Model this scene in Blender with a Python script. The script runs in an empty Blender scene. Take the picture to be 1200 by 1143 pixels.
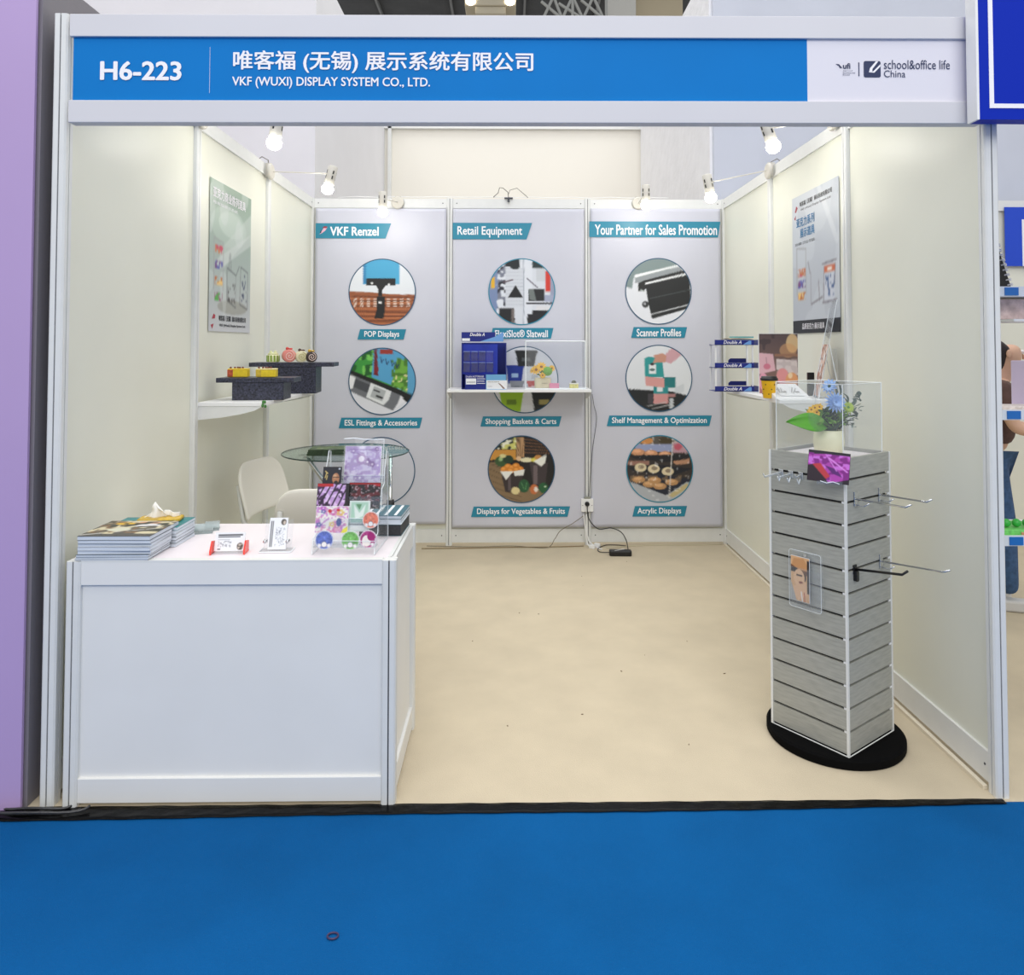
import bpy, bmesh, math, random
import numpy as np
from mathutils import Vector, Matrix
random.seed(7); RNG = np.random.RandomState(3)
S = bpy.context.scene; COL = S.collection
pi = math.pi; R = math.radians

# ------------------------------------------------------------------ camera
CAM = np.array([-0.0593, -2.4010, 1.4222]); YAW, PIT, ROLL = 0.014727, 0.030201, 0.000408
FPX, CX, CY = 881.75, 611.19, 377.71
def axes():
    cy, sy, cp, sp, cr, sr = math.cos(YAW), math.sin(YAW), math.cos(PIT), math.sin(PIT), math.cos(ROLL), math.sin(ROLL)
    f = np.array([sy*cp, cy*cp, sp]); r0 = np.array([cy, -sy, 0]); u0 = np.cross(r0, f)
    return cr*r0+sr*u0, cr*u0-sr*r0, f
AR, AU, AF = axes()
def at(u, v, ax, c):                       # surveying helper: a pixel of the photograph on a world plane
    d = AF+AR*(u-CX)/FPX+AU*(CY-v)/FPX; i = 'xyz'.index(ax)
    return Vector(CAM+d*(c-CAM[i])/d[i])
cd = bpy.data.cameras.new('camera'); cam = bpy.data.objects.new('camera', cd); COL.objects.link(cam)
cam.matrix_world = Matrix([[AR[i], AU[i], -AF[i], CAM[i]] for i in range(3)]+[[0, 0, 0, 1]])
cd.sensor_width = 36; cd.lens = 36*FPX/1200; cd.shift_x = (600-CX)/1200; cd.shift_y = (CY-571.5)/1200
cd.clip_start = .05; cd.clip_end = 200
S.camera = cam
# ------------------------------------------------------------------ world, hall light and an added front fill
w = bpy.data.worlds.new('hall_air'); S.world = w; w.use_nodes = True
bg = w.node_tree.nodes['Background']; bg.inputs[0].default_value = (1, 1, 1, 1); bg.inputs[1].default_value = .62
def area(name, loc, size, energy, col=(1, 1, 1), rot=(0, 0, 0)):
    l = bpy.data.lights.new(name, 'AREA'); l.shape = 'RECTANGLE'; l.size, l.size_y = size; l.energy = energy; l.color = col
    o = bpy.data.objects.new(name, l); COL.objects.link(o); o.location = loc; o.rotation_euler = rot; return o
area('hall_or_fill_light', (0, -1.5, 8.6), (9, 6), 240, (.98, .99, 1))
area('hall_or_fill_light', (0, 4.6, 8.8), (9, 4), 340, (1, .995, .975))
area('hall_or_fill_light', (0, -7.5, 6.5), (10, 4), 430, (1, 1, 1), (R(58), 0, 0))  # added fill from behind the camera, brightens the booth's front faces
BULB = 62
S.view_settings.view_transform = 'Standard'; S.view_settings.look = 'None'
S.view_settings.gamma = 1; S.view_settings.use_curve_mapping = False; S.view_settings.exposure = 0.0

# ------------------------------------------------------------------ materials
def lin(c):
    c = [x/255 for x in c]
    return tuple((x/12.92 if x <= .04045 else ((x+.055)/1.055)**2.4) for x in c)
MATS = {}
def mat(name, rgb, rough=.5, metal=0, var=0, scale=8, bump=0, bscale=60, emit=0, spec=.5, stretch=(1, 1, 1), coat=0):
    if name in MATS: return MATS[name]
    m = bpy.data.materials.new(name); m.use_nodes = True; MATS[name] = m
    nt = m.node_tree; b = nt.nodes['Principled BSDF']; c = lin(rgb)
    b.inputs['Base Color'].default_value = (*c, 1); b.inputs['Roughness'].default_value = rough
    b.inputs['Metallic'].default_value = metal; b.inputs['Specular IOR Level'].default_value = spec
    b.inputs['Coat Weight'].default_value = coat
    if var or bump:
        tc = nt.nodes.new('ShaderNodeTexCoord'); mp = nt.nodes.new('ShaderNodeMapping'); mp.inputs['Scale'].default_value = stretch
        nt.links.new(tc.outputs['Object'], mp.inputs[0])
    if var:
        n = nt.nodes.new('ShaderNodeTexNoise'); n.inputs['Scale'].default_value = scale; n.inputs['Detail'].default_value = 6
        nt.links.new(mp.outputs[0], n.inputs['Vector'])
        r = nt.nodes.new('ShaderNodeValToRGB'); r.color_ramp.elements[0].position = .3; r.color_ramp.elements[1].position = .7
        r.color_ramp.elements[0].color = (*[x*(1-var) for x in c], 1); r.color_ramp.elements[1].color = (*[min(1, x*(1+var)) for x in c], 1)
        nt.links.new(n.outputs['Fac'], r.inputs[0]); nt.links.new(r.outputs[0], b.inputs['Base Color'])
    if bump:
        n2 = nt.nodes.new('ShaderNodeTexNoise'); n2.inputs['Scale'].default_value = bscale; n2.inputs['Detail'].default_value = 4
        nt.links.new(mp.outputs[0], n2.inputs['Vector']); bp = nt.nodes.new('ShaderNodeBump'); bp.inputs['Strength'].default_value = bump
        bp.inputs['Distance'].default_value = .01
        nt.links.new(n2.outputs['Fac'], bp.inputs['Height']); nt.links.new(bp.outputs[0], b.inputs['Normal'])
    if emit:
        b.inputs['Emission Color'].default_value = (*c, 1); b.inputs['Emission Strength'].default_value = emit
    return m
def clear(name, tint=(250, 253, 255), trans=.9, rough=.03):
    if name in MATS: return MATS[name]
    m = bpy.data.materials.new(name); m.use_nodes = True; MATS[name] = m; nt = m.node_tree; nt.nodes.clear()
    o = nt.nodes.new('ShaderNodeOutputMaterial'); t = nt.nodes.new('ShaderNodeBsdfTransparent'); t.inputs[0].default_value = (*lin(tint), 1)
    g = nt.nodes.new('ShaderNodeBsdfGlossy'); g.inputs['Roughness'].default_value = rough
    d = nt.nodes.new('ShaderNodeBsdfDiffuse'); d.inputs[0].default_value = (.85, .87, .88, 1)
    lw = nt.nodes.new('ShaderNodeLayerWeight'); lw.inputs['Blend'].default_value = .5
    pw = nt.nodes.new('ShaderNodeMath'); pw.operation = 'POWER'; pw.inputs[1].default_value = 5; nt.links.new(lw.outputs['Facing'], pw.inputs[0])
    f = nt.nodes.new('ShaderNodeMath'); f.operation = 'MULTIPLY_ADD'; f.inputs[1].default_value = .6; f.inputs[2].default_value = .03; nt.links.new(pw.outputs[0], f.inputs[0])
    a = nt.nodes.new('ShaderNodeMixShader'); a.inputs[0].default_value = 1-trans
    b = nt.nodes.new('ShaderNodeMixShader')
    nt.links.new(t.outputs[0], a.inputs[1]); nt.links.new(d.outputs[0], a.inputs[2])
    nt.links.new(f.outputs[0], b.inputs[0]); nt.links.new(a.outputs[0], b.inputs[1]); nt.links.new(g.outputs[0], b.inputs[2])
    nt.links.new(b.outputs[0], o.inputs[0]); return m
def print_mat():
    if 'printed_ink' in MATS: return MATS['printed_ink']
    m = mat('printed_ink', (200, 200, 200), .45); nt = m.node_tree
    a = nt.nodes.new('ShaderNodeAttribute'); a.attribute_name = 'ink'
    nt.links.new(a.outputs['Color'], nt.nodes['Principled BSDF'].inputs['Base Color']); return m
# ------------------------------------------------------------------ object helpers
def tag(o, label=None, cat=None, group=None, kind=None):
    if label: o['label'] = label
    if cat: o['category'] = cat
    if group: o['group'] = group
    if kind: o['kind'] = kind
    return o
def thing(name, label, cat, loc=(0, 0, 0), rot=(0, 0, 0), group=None):
    o = bpy.data.objects.new(name, None); COL.objects.link(o); o.location = loc; o.rotation_euler = rot; o.empty_display_size = .05
    return tag(o, label, cat, group)
def structure(name, label=None, loc=(0, 0, 0), rot=(0, 0, 0)):
    o = thing(name, label, None, loc, rot); o['kind'] = 'structure'; return o
class MB:
    def __init__(s): s.v = []; s.f = []; s.mi = []; s.cur = 0
    def add(s, vs, fs):
        k = len(s.v); s.v += [tuple(v) for v in vs]; s.f += [[i+k for i in f] for f in fs]; s.mi += [s.cur]*len(fs); return s
    def box(s, x0, x1, y0, y1, z0, z1, M=None):
        vs = [Vector((x, y, z)) for z in (z0, z1) for y in (y0, y1) for x in (x0, x1)]
        if M: vs = [M @ v for v in vs]
        return s.add(vs, [(0, 2, 3, 1), (4, 5, 7, 6), (0, 1, 5, 4), (2, 6, 7, 3), (0, 4, 6, 2), (1, 3, 7, 5)])
    def prism(s, poly, z0, z1, M=None):      # poly in local xy, extruded along z
        n = len(poly); vs = [Vector((p[0], p[1], z)) for z in (z0, z1) for p in poly]
        if M: vs = [M @ v for v in vs]
        return s.add(vs, [list(range(n))[::-1], list(range(n, 2*n))]+[(i, (i+1) % n, n+(i+1) % n, n+i) for i in range(n)])
    def tube(s, pts, r, n=8, closed=False):
        pts = [Vector(p) for p in pts]; m = len(pts); vs = []; up = Vector((.13, .31, .94))
        for i, p in enumerate(pts):
            a = pts[i-1] if (i or closed) else p; b = pts[(i+1) % m] if (i < m-1 or closed) else p
            t = (b-a).normalized(); e1 = t.cross(up)
            if e1.length < .05: e1 = t.cross(Vector((1, 0, 0)))
            e1.normalize(); e2 = t.cross(e1); rr = r[i] if isinstance(r, (list, tuple)) else r
            vs += [p+e1*rr*math.cos(2*pi*k/n)+e2*rr*math.sin(2*pi*k/n) for k in range(n)]
        fs = [(i*n+k, i*n+(k+1) % n, ((i+1) % m)*n+(k+1) % n, ((i+1) % m)*n+k) for i in range(m if closed else m-1) for k in range(n)]
        if not closed: fs += [list(range(n))[::-1], list(range((m-1)*n, m*n))]
        return s.add(vs, fs)
    def lathe(s, prof, n=24, c=(0, 0, 0), M=None):   # prof: (r, z)
        vs = []
        for r, z in prof:
            for k in range(n):
                v = Vector((r*math.cos(2*pi*k/n), r*math.sin(2*pi*k/n), z))
                if M: v = M @ v
                vs.append(v+Vector(c))
        m = len(prof)
        fs = [(i*n+k, i*n+(k+1) % n, (i+1)*n+(k+1) % n, (i+1)*n+k) for i in range(m-1) for k in range(n)]
        fs += [list(range(n))[::-1], list(range((m-1)*n, m*n))]
        return s.add(vs, fs)
    def ball(s, c, r, n=12, m=8, sc=(1, 1, 1)):
        prof = [(r*math.sin(pi*(i+.02)/(m+.04)), -r*math.cos(pi*(i+.02)/(m+.04))) for i in range(m+1)]
        return s.lathe(prof, n, c, Matrix.Diagonal((*sc, 1)))
    def grid(s, fn, nu, nv):
        vs = [fn(i/nu, j/nv) for j in range(nv+1) for i in range(nu+1)]
        return s.add(vs, [(j*(nu+1)+i, j*(nu+1)+i+1, (j+1)*(nu+1)+i+1, (j+1)*(nu+1)+i) for j in range(nv) for i in range(nu)])
    def mesh(s, name, ms, smooth=False):
        me = bpy.data.meshes.new(name); me.from_pydata(s.v, [], s.f)
        for m in (ms if isinstance(ms, (list, tuple)) else [ms]): me.materials.append(m)
        me.polygons.foreach_set('material_index', s.mi)
        bm = bmesh.new(); bm.from_mesh(me); bmesh.ops.recalc_face_normals(bm, faces=bm.faces); bm.to_mesh(me); bm.free()
        if smooth: me.polygons.foreach_set('use_smooth', [True]*len(me.polygons))
        me.update(); return me
    def build(s, name, ms, parent=None, smooth=False, bevel=0, loc=(0, 0, 0), rot=(0, 0, 0), solid=0, sub=0):
        o = bpy.data.objects.new(name, s.mesh(name, ms, smooth)); COL.objects.link(o); o.location = loc; o.rotation_euler = rot
        if parent: o.parent = parent
        if solid: md = o.modifiers.new('thick', 'SOLIDIFY'); md.thickness = solid; md.offset = 0
        if sub: md = o.modifiers.new('sub', 'SUBSURF'); md.levels = md.render_levels = sub
        if bevel:
            md = o.modifiers.new('bevel', 'BEVEL'); md.width = bevel; md.segments = 2; md.limit_method = 'ANGLE'
        return o
def linked(name, me, parent, loc=(0, 0, 0), rot=(0, 0, 0)):
    o = bpy.data.objects.new(name, me); COL.objects.link(o); o.parent = parent; o.location = loc; o.rotation_euler = rot; return o
def bez(p0, p1, p2, p3, n=12):
    p0, p1, p2, p3 = map(Vector, (p0, p1, p2, p3))
    return [p0*(1-t)**3+p1*3*t*(1-t)**2+p2*3*t*t*(1-t)+p3*t**3 for t in [i/n for i in range(n+1)]]
def arc(cx, cy, r, a0, a1, n):
    return [(cx+r*math.cos(a0+(a1-a0)*i/n), cy+r*math.sin(a0+(a1-a0)*i/n)) for i in range(n+1)]
def rrect(x0, x1, y0, y1, r, n=5):
    return arc(x1-r, y1-r, r, 0, pi/2, n)+arc(x0+r, y1-r, r, pi/2, pi, n)+arc(x0+r, y0+r, r, pi, 1.5*pi, n)+arc(x1-r, y0+r, r, 1.5*pi, 2*pi, n)
def text(name, body, parent, x, y, w, h, m, z=.001, bold=.012, res=3, shear=0, rot90=False):
    c = bpy.data.curves.new(name, 'FONT'); c.body = body; c.resolution_u = res; c.shear = shear
    t = bpy.data.objects.new(name, c); COL.objects.link(t); bpy.context.view_layer.update()
    me = bpy.data.meshes.new_from_object(t.evaluated_get(bpy.context.evaluated_depsgraph_get())); me.name = name
    bpy.data.objects.remove(t); bpy.data.curves.remove(c)
    if bold:
        bm = bmesh.new()
        for i, (dx, dy) in enumerate(((-1, 0), (1, 0), (0, 1), (0, -1), (.7, .7), (-.7, .7), (.7, -.7), (-.7, -.7)) if res > 2 else ((-1, 0), (1, 0))):
            k0 = len(bm.verts); bm.from_mesh(me); bm.verts.ensure_lookup_table()
            for v in bm.verts[k0:]: v.co.x += dx*bold; v.co.y += dy*bold*.8; v.co.z = i*7e-5
        bm.to_mesh(me); bm.free()
    n = len(me.vertices); a = np.empty(n*3); me.vertices.foreach_get('co', a); a = a.reshape(-1, 3)
    if rot90: a = np.stack([-a[:, 1], a[:, 0], a[:, 2]], 1)
    lo, hi = a.min(0), a.max(0)
    a[:, 0] = x+(a[:, 0]-lo[0])/(hi[0]-lo[0])*w; a[:, 1] = y+(a[:, 1]-lo[1])/(hi[1]-lo[1])*h; a[:, 2] += z
    me.vertices.foreach_set('co', a.ravel()); me.materials.clear(); me.materials.append(m); me.update()
    o = bpy.data.objects.new(name, me); COL.objects.link(o); o.parent = parent; return o
# ------------------------------------------------------------------ printed pictures: drawn here in numpy, laid as ink colours on a fine mesh
class Art:
    def __init__(s, w, h, bg=(255, 255, 255)):
        s.w, s.h = w, h; s.a = np.ones((h*2, w*2, 3))*np.array(bg, float); s.asp = w/h
        yy, xx = np.mgrid[0:h*2, 0:w*2]; s.x = (xx+.5)/(w*2); s.y = 1-(yy+.5)/(h*2)
    def paint(s, m, c, al=1):
        c = np.array(c, float); s.a[m] = s.a[m]*(1-al)+(c if c.ndim == 1 else c[m])*al; return s
    def rect(s, x0, y0, x1, y1, c, al=1): return s.paint((s.x >= x0) & (s.x < x1) & (s.y >= y0) & (s.y < y1), c, al)
    def ell(s, cx, cy, rx, ry, c, al=1): return s.paint(((s.x-cx)/rx)**2+((s.y-cy)/ry)**2 < 1, c, al)
    def poly(s, p, c, al=1):
        m = np.zeros(s.x.shape, bool); n = len(p)
        for i in range(n):
            (x0, y0), (x1, y1) = p[i], p[(i+1) % n]
            if y0 == y1: continue
            m ^= ((s.y > min(y0, y1)) & (s.y <= max(y0, y1))) & (s.x < x0+(s.y-y0)*(x1-x0)/(y1-y0))
        return s.paint(m, c, al)
    def line(s, p, q, wd, c, al=1):
        dx, dy = q[0]-p[0], q[1]-p[1]; L = dx*dx+dy*dy+1e-9
        t = np.clip(((s.x-p[0])*dx+(s.y-p[1])*dy)/L, 0, 1)
        return s.paint(np.hypot(s.x-p[0]-t*dx, s.y-p[1]-t*dy) < wd/2, c, al)
    def ring(s, cx, cy, r, wd, c):
        d = np.hypot(s.x-cx, s.y-cy); return s.paint(abs(d-r) < wd/2, c)
    def noise(s, n, seed=0):
        g = np.random.RandomState(seed).rand(n+2, n+2); X = s.x*n; Y = s.y*n; i = X.astype(int); j = Y.astype(int); fx = X-i; fy = Y-j
        fx = fx*fx*(3-2*fx); fy = fy*fy*(3-2*fy)
        return (g[j, i]*(1-fx)+g[j, i+1]*fx)*(1-fy)+(g[j+1, i]*(1-fx)+g[j+1, i+1]*fx)*fy
    def mottle(s, c, n, thr=.5, seed=0, al=1, box=(0, 0, 1, 1)):
        m = (s.noise(n, seed) > thr) & (s.x >= box[0]) & (s.y >= box[1]) & (s.x <= box[2]) & (s.y <= box[3])
        return s.paint(m, c, al)
    def vgrad(s, c0, c1):
        s.a = np.array(c0, float)*(1-s.y[..., None])+np.array(c1, float)*s.y[..., None]; return s
    def out(s):
        a = s.a.reshape(s.h, 2, s.w, 2, 3).mean((1, 3))/255
        return np.where(a <= .04045, a/12.92, ((a+.055)/1.055)**2.4)[::-1]
def ink(me, uv, art):
    a = art.out(); h, w_ = a.shape[:2]; uv = np.array(uv)
    X = np.clip(uv[:, 0]*w_-.5, 0, w_-1.001); Y = np.clip(uv[:, 1]*h-.5, 0, h-1.001); i = X.astype(int); j = Y.astype(int); fx = (X-i)[:, None]; fy = (Y-j)[:, None]
    c = (a[j, i]*(1-fx)+a[j, i+1]*fx)*(1-fy)+(a[j+1, i]*(1-fx)+a[j+1, i+1]*fx)*fy
    at_ = me.color_attributes.new('ink', 'FLOAT_COLOR', 'POINT')
    at_.data.foreach_set('color', np.concatenate([c, np.ones((len(c), 1))], 1).ravel().astype(np.float32))
def printed(name, art, parent, x0, x1, y0, y1, z=.001, fn=None, loc=(0, 0, 0), rot=(0, 0, 0)):
    nu, nv = art.w, art.h; b = MB()
    b.grid(fn or (lambda u, v: (x0+(x1-x0)*u, y0+(y1-y0)*v, z)), nu, nv)
    me = bpy.data.meshes.new(name); me.from_pydata(b.v, [], b.f); me.materials.append(print_mat())
    ink(me, [(i/nu, j/nv) for j in range(nv+1) for i in range(nu+1)], art)
    o = bpy.data.objects.new(name, me); COL.objects.link(o); o.location = loc; o.rotation_euler = rot
    if parent: o.parent = parent
    return o
def disc(name, art, parent, cx, cy, r, z=.001, nr=38, na=120):
    vs = [(cx, cy, z)]; uv = [(.5, .5)]; fs = []
    for i in range(1, nr+1):
        for k in range(na):
            a = 2*pi*k/na; q = i/nr; vs.append((cx+r*q*math.cos(a), cy+r*q*math.sin(a), z)); uv.append((.5+.5*q*math.cos(a), .5+.5*q*math.sin(a)))
            if i == 1: fs.append((0, 1+k, 1+(k+1) % na))
            else:
                o0 = 1+(i-2)*na; o1 = 1+(i-1)*na; fs.append((o0+k, o1+k, o1+(k+1) % na, o0+(k+1) % na))
    me = bpy.data.meshes.new(name); me.from_pydata(vs, [], fs); me.materials.append(print_mat()); ink(me, uv, art)
    o = bpy.data.objects.new(name, me); COL.objects.link(o)
    if parent: o.parent = parent
    return o

# ------------------------------------------------------------------ palette
M_cream = mat('panel_white_laminate', (231, 231, 217), .42, var=.015, scale=3, bump=.03, bscale=8)
M_alu = mat('white_painted_aluminium', (227, 228, 226), .38, var=.02, scale=20)
M_groove = mat('post_groove_dark', (70, 72, 80), .6)
M_front = mat('counter_front_white', (234, 234, 232), .4, var=.02, scale=4, bump=.02, bscale=10)
M_beige = mat('beige_carpet', (203, 190, 166), .95, var=.05, scale=5, bump=.25, bscale=260, spec=.15)
M_blue = mat('blue_carpet', (6, 88, 150), .95, var=.07, scale=3.5, bump=.4, bscale=320, spec=.12)
M_tape = mat('black_glossy_film', (7, 7, 8), .25, bump=.3, bscale=30, spec=.12)
M_black = mat('black_plastic', (18, 18, 20), .4)
M_rubber = mat('black_fabric_matte', (8, 8, 9), .9, spec=.1)
M_white = mat('white_plastic', (240, 240, 240), .35)
M_ink_w = mat('white_ink', (248, 246, 250), .5, spec=.2)
M_ink_k = mat('black_ink', (28, 30, 36), .5)
M_ink_n = mat('navy_ink', (22, 40, 84), .5)
M_teal = mat('teal_ink', (30, 132, 160), .4)
M_chrome = mat('chrome_metal', (210, 212, 215), .12, 1)
M_acr = clear('clear_acrylic', (253, 254, 255), .95)
M_acr_edge = mat('acrylic_edge', (240, 246, 250), .15, spec=.8)
M_glass = clear('green_tinted_glass', (236, 247, 244), .97, .01)
M_gedge = mat('glass_edge_dark_green', (36, 66, 64), .15)
M_navy = mat('navy_card', (20, 36, 128), .35)
M_paper = mat('paper_white', (238, 240, 244), .6)

# ------------------------------------------------------------------ floors
f = MB(); f.box(-7, 8, -.035, 30, -.05, 0)
o = f.build('floor', M_beige); tag(o, 'beige carpet floor inside the white booth', kind='structure')
f = MB(); f.box(-7, 8, -6, -.035, -.05, -.001)
o = f.build('floor', M_blue); tag(o, 'blue carpet of the aisle in front of the booth', kind='structure')
# black film strip along the carpet joint, wavy
def strip(u, v):
    x = -2.2+3.68*u; wd = .026+.04*max(0, min(1, (1.48-x)/2.6))
    y = -.024-wd*v-.006*math.sin(x*2.3)*v
    return (x, y-.001*math.sin(x*40), .0015+.0012*math.sin(x*60+v*4)*(1 if 0 < v < 1 else .2)+.001)
f = MB(); f.grid(strip, 260, 4); o = f.build('trim_1', M_tape, smooth=True, solid=.001)
tag(o, 'shiny black film strip where the beige and blue carpets meet', kind='structure')
f = MB()
for k, (r, dy) in enumerate(((.11, 0), (.085, .01), (.135, -.008))):
    f.tube([(-1.51+r*1.25*math.cos(a), -.035+dy+r*.28*math.sin(a), .004+.006*k+.004*math.sin(a*3)) for a in [pi+pi*i/18 for i in range(19)]], .004, 6)
o = f.build('plastic_film', mat('crumpled_clear_film', (56, 56, 58), .1, bump=.4), smooth=True)
tag(o, 'crumpled shiny plastic film at the foot of the left front post', 'film')
ring = MB(); ring.tube([(.013*math.cos(a), .010*math.sin(a), .002) for a in [2*pi*i/16 for i in range(16)]], .0022, 6, True)
p = at(390, 1098, 'z', 0)
o = ring.build('rubber_ring', mat('dark_violet_rubber', (60, 45, 85), .5), loc=p); tag(o, 'tiny dark ring lying on the blue carpet', 'ring')
f = MB()
for k in range(14):
    x, y = random.uniform(-.3, 1.3), random.uniform(.15, 2.7); r = random.uniform(.002, .005); a = random.random()*3
    f.box(-r, r, -r*.35, r*.35, .0005, .003, Matrix.Translation((x, y, 0)) @ Matrix.Rotation(a, 4, 'Z'))
o = f.build('floor_crumbs', mat('crumb_dark', (130, 112, 90), .9)); tag(o, 'dark crumbs and lint scattered on the beige floor', 'litter', kind='stuff')

# ------------------------------------------------------------------ shell-scheme system
PH = 2.475; HW = .022
def post_profile(h=HW, s=.0022, d=.006, c=.005):
    pts = []
    side = [(-h+c, -h), (-s, -h), (-s, -h+d), (s, -h+d), (s, -h), (h-c, -h)]
    for k in range(4):
        ca, sa = [(1, 0), (0, 1), (-1, 0), (0, -1)][k]
        pts += [(x*ca-y*sa, x*sa+y*ca) for x, y in side]
    return pts
def post_mesh(h, name='post'):
    b = MB(); b.prism(post_profile(), 0, h)
    b.cur = 1; b.box(-HW+.0055, HW-.0055, -HW+.0055, HW-.0055, .002, h-.002)
    return b.mesh(name, [M_alu, M_groove])
PM = post_mesh(PH)
def wall(name, label, p0, p1, n, zoff=.02, ins=.001, posts=(1,)*9, first=True):
    """bays from p0 to p1 (post centres)"""
    root = structure(name, label)
    p0, p1 = Vector((*p0, 0)), Vector((*p1, 0)); d = (p1-p0)/n; L = d.length; ang = math.atan2(d.y, d.x)
    for i in range(n+1):
        if posts[i]: linked('post', PM, root, p0+d*i, (0, 0, ang))
    pb = MB(); pb.box(HW-.004, L-HW+.004, -.002, .002, .08, 2.42); pm = pb.mesh('panel', M_cream)
    tb = MB(); tb.box(HW, L-HW, -.012, .012, 2.405, 2.472); tm = tb.mesh('top_rail', M_alu)
    bb = MB(); bb.box(HW, L-HW, -.012, .012, zoff, zoff+.095); bm_ = bb.mesh('bottom_rail', M_alu)
    for i in range(n):
        for nm, me in (('panel', pm), ('top_rail', tm), ('bottom_rail', bm_)):
            linked(nm, me, root, p0+d*i, (0, 0, ang))
        sb = MB()
        for xx in (.05, L-.05):
            for z in (2.44, zoff+.05):
                for s_ in (-1, 1): sb.lathe([(.004, 0), (.004, .0015)], 8, (xx, s_*.0135, z), Matrix.Rotation(pi/2, 4, 'X'))
        sb.build('rail_screw', M_groove, root, loc=p0+d*i, rot=(0, 0, ang))
    return root
XW = 1.487; YB = 3.0
wl = wall('wall_left', 'white shell-scheme wall on the left side of the booth', (-XW, 0), (-XW, YB), 3, posts=(1, 1, 1, 1))
wr = wall('wall_right', 'white shell-scheme wall on the right side of the booth', (XW, 0), (XW, YB), 3, posts=(1, 1, 1, 1))
wb = wall('wall_back', 'white back wall of the booth behind the banners', (-XW, YB), (XW, YB), 3, posts=(0, 1, 1, 0))
# beige kick strip below the right wall's bottom rail
for s_, nm, lb in ((-1, 'baseboard_left', 'pale strip at the floor along the left wall'), (1, 'baseboard_right', 'pale strip at the floor along the right wall')):
    f = MB(); f.box(min(s_*1.47, s_*1.455), max(s_*1.47, s_*1.455), .03, 2.96, 0, .012)
    o = f.build(nm, mat('baseboard_cream', (226, 216, 196), .6)); tag(o, lb, kind='structure')

# ------------------------------------------------------------------ fascia
fa = thing('fascia_board', 'blue and white booth fascia with number and company name', 'sign', (0, -.022, 0), (pi/2, 0, 0))
FX0, FX1 = -1.452, 1.452
FT = .010     # fascia rises very slightly to the right in the photo
def fy(x, z): return z+FT*(x+1.452)/2.9
def fbox(b, x0, x1, z0, z1, d0, d1):
    b.add([(x, fy(x, z), d) for d in (d0, d1) for z in (z0, z1) for x in (x0, x1)], [(0, 2, 3, 1), (4, 5, 7, 6), (0, 1, 5, 4), (2, 6, 7, 3), (0, 4, 6, 2), (1, 3, 7, 5)])
M_fbeam = mat('fascia_beam_grey_white', (214, 213, 218), .45, var=.015, scale=3)
for nm, z0, z1 in (('top_beam', 2.396, 2.468), ('bottom_beam', 2.122, 2.193)):
    b = MB(); fbox(b, FX0, FX1, z0, z1, -.03, .012); b.build(nm, M_fbeam, fa, bevel=.002)
b = MB(); fbox(b, FX0+.008, .893, 2.192, 2.397, -.004, .002); o = b.build('header_panel', mat('fascia_blue', (4, 122, 200), .6, var=.05, scale=2, spec=.15), fa); o['label'] = 'blue header panel with white lettering'
b = MB(); fbox(b, .893, FX1, 2.192, 2.397, -.004, .002); o = b.build('header_panel', mat('fascia_white', (226, 224, 234), .45), fa); o['label'] = 'white header panel with show logo'
b = MB(); fbox(b, 1.418, 1.452, 2.192, 2.397, 0, .006); b.build('end_strip', mat('fascia_end_grey', (196, 194, 192), .5), fa)
def fpix(u0, v0, u1, v1):
    a = at(u0, v1, 'y', -.026); c = at(u1, v0, 'y', -.026); return a.x, a.z, c.x-a.x, c.z-a.z
def ftext(s, box, m, **k):
    x, y, w_, h = fpix(*box); return text('lettering', s, fa, x, y, w_, h, m, z=.004, **k)
ftext('H6-223', (117, 72, 213, 94), M_ink_w, bold=.03)
ftext('唯客福 (无锡) 展示系统有限公司', (273, 61, 625, 85), M_ink_w, bold=.02)
ftext('VKF (WUXI) DISPLAY SYSTEM CO., LTD.', (272, 91, 504, 103.5), M_ink_w, bold=.018)
x, y, w_, h = fpix(245.3, 55, 246.3, 109); b = MB(); b.box(x, x+w_, y, y+h, .003, .004); b.build('divider_line', M_ink_w, fa)
ftext('school&office life', (1036, 70.5, 1113, 80.8), M_ink_n, bold=.0)
ftext('China', (1036, 82.5, 1061, 90.5), M_ink_n, bold=.0)
ftext('ufi', (988, 74, 996.5, 80.5), M_ink_n, bold=.02)
for i, (t, u1) in enumerate((('Approved', 999), ('International', 1002), ('Event', 996))): ftext(t, (988, 82+i*2.3, u1, 83.8+i*2.3), M_ink_n, bold=0, res=1)
x, y, w_, h = fpix(1006.3, 73, 1007, 89); b = MB(); b.box(x, x+w_, y, y+h, .003, .004); b.build('divider_line', M_ink_n, fa)
x, y, w_, h = fpix(979.5, 75, 987, 80); b = MB(); b.prism([(x, y+h), (x+w_*.5, y+h*.95), (x+w_, y+h*.1), (x+w_*.65, y+h*.1), (x+w_*.5, y+h*.6)], .003, .004); b.build('logo_mark', M_ink_n, fa)
x, y, w_, h = fpix(1012.5, 71.5, 1032, 90.5); b = MB(); b.prism(rrect(x, x+w_, y, y+h, .006), .003, .0035)
b.cur = 1
T = lambda px, py: (x+w_*px, y+h*py)
b.prism([T(.30, .30), T(.36, .55), T(.72, .98), T(.86, .98), T(.50, .50), T(.50, .36)], .0036, .0042)
b.prism([T(.30, .30), T(.55, .36), T(.98, .80), T(.98, .66), T(.62, .28)], .0036, .0042)
b.build('logo_mark', [M_ink_n, M_ink_w], fa)

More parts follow.
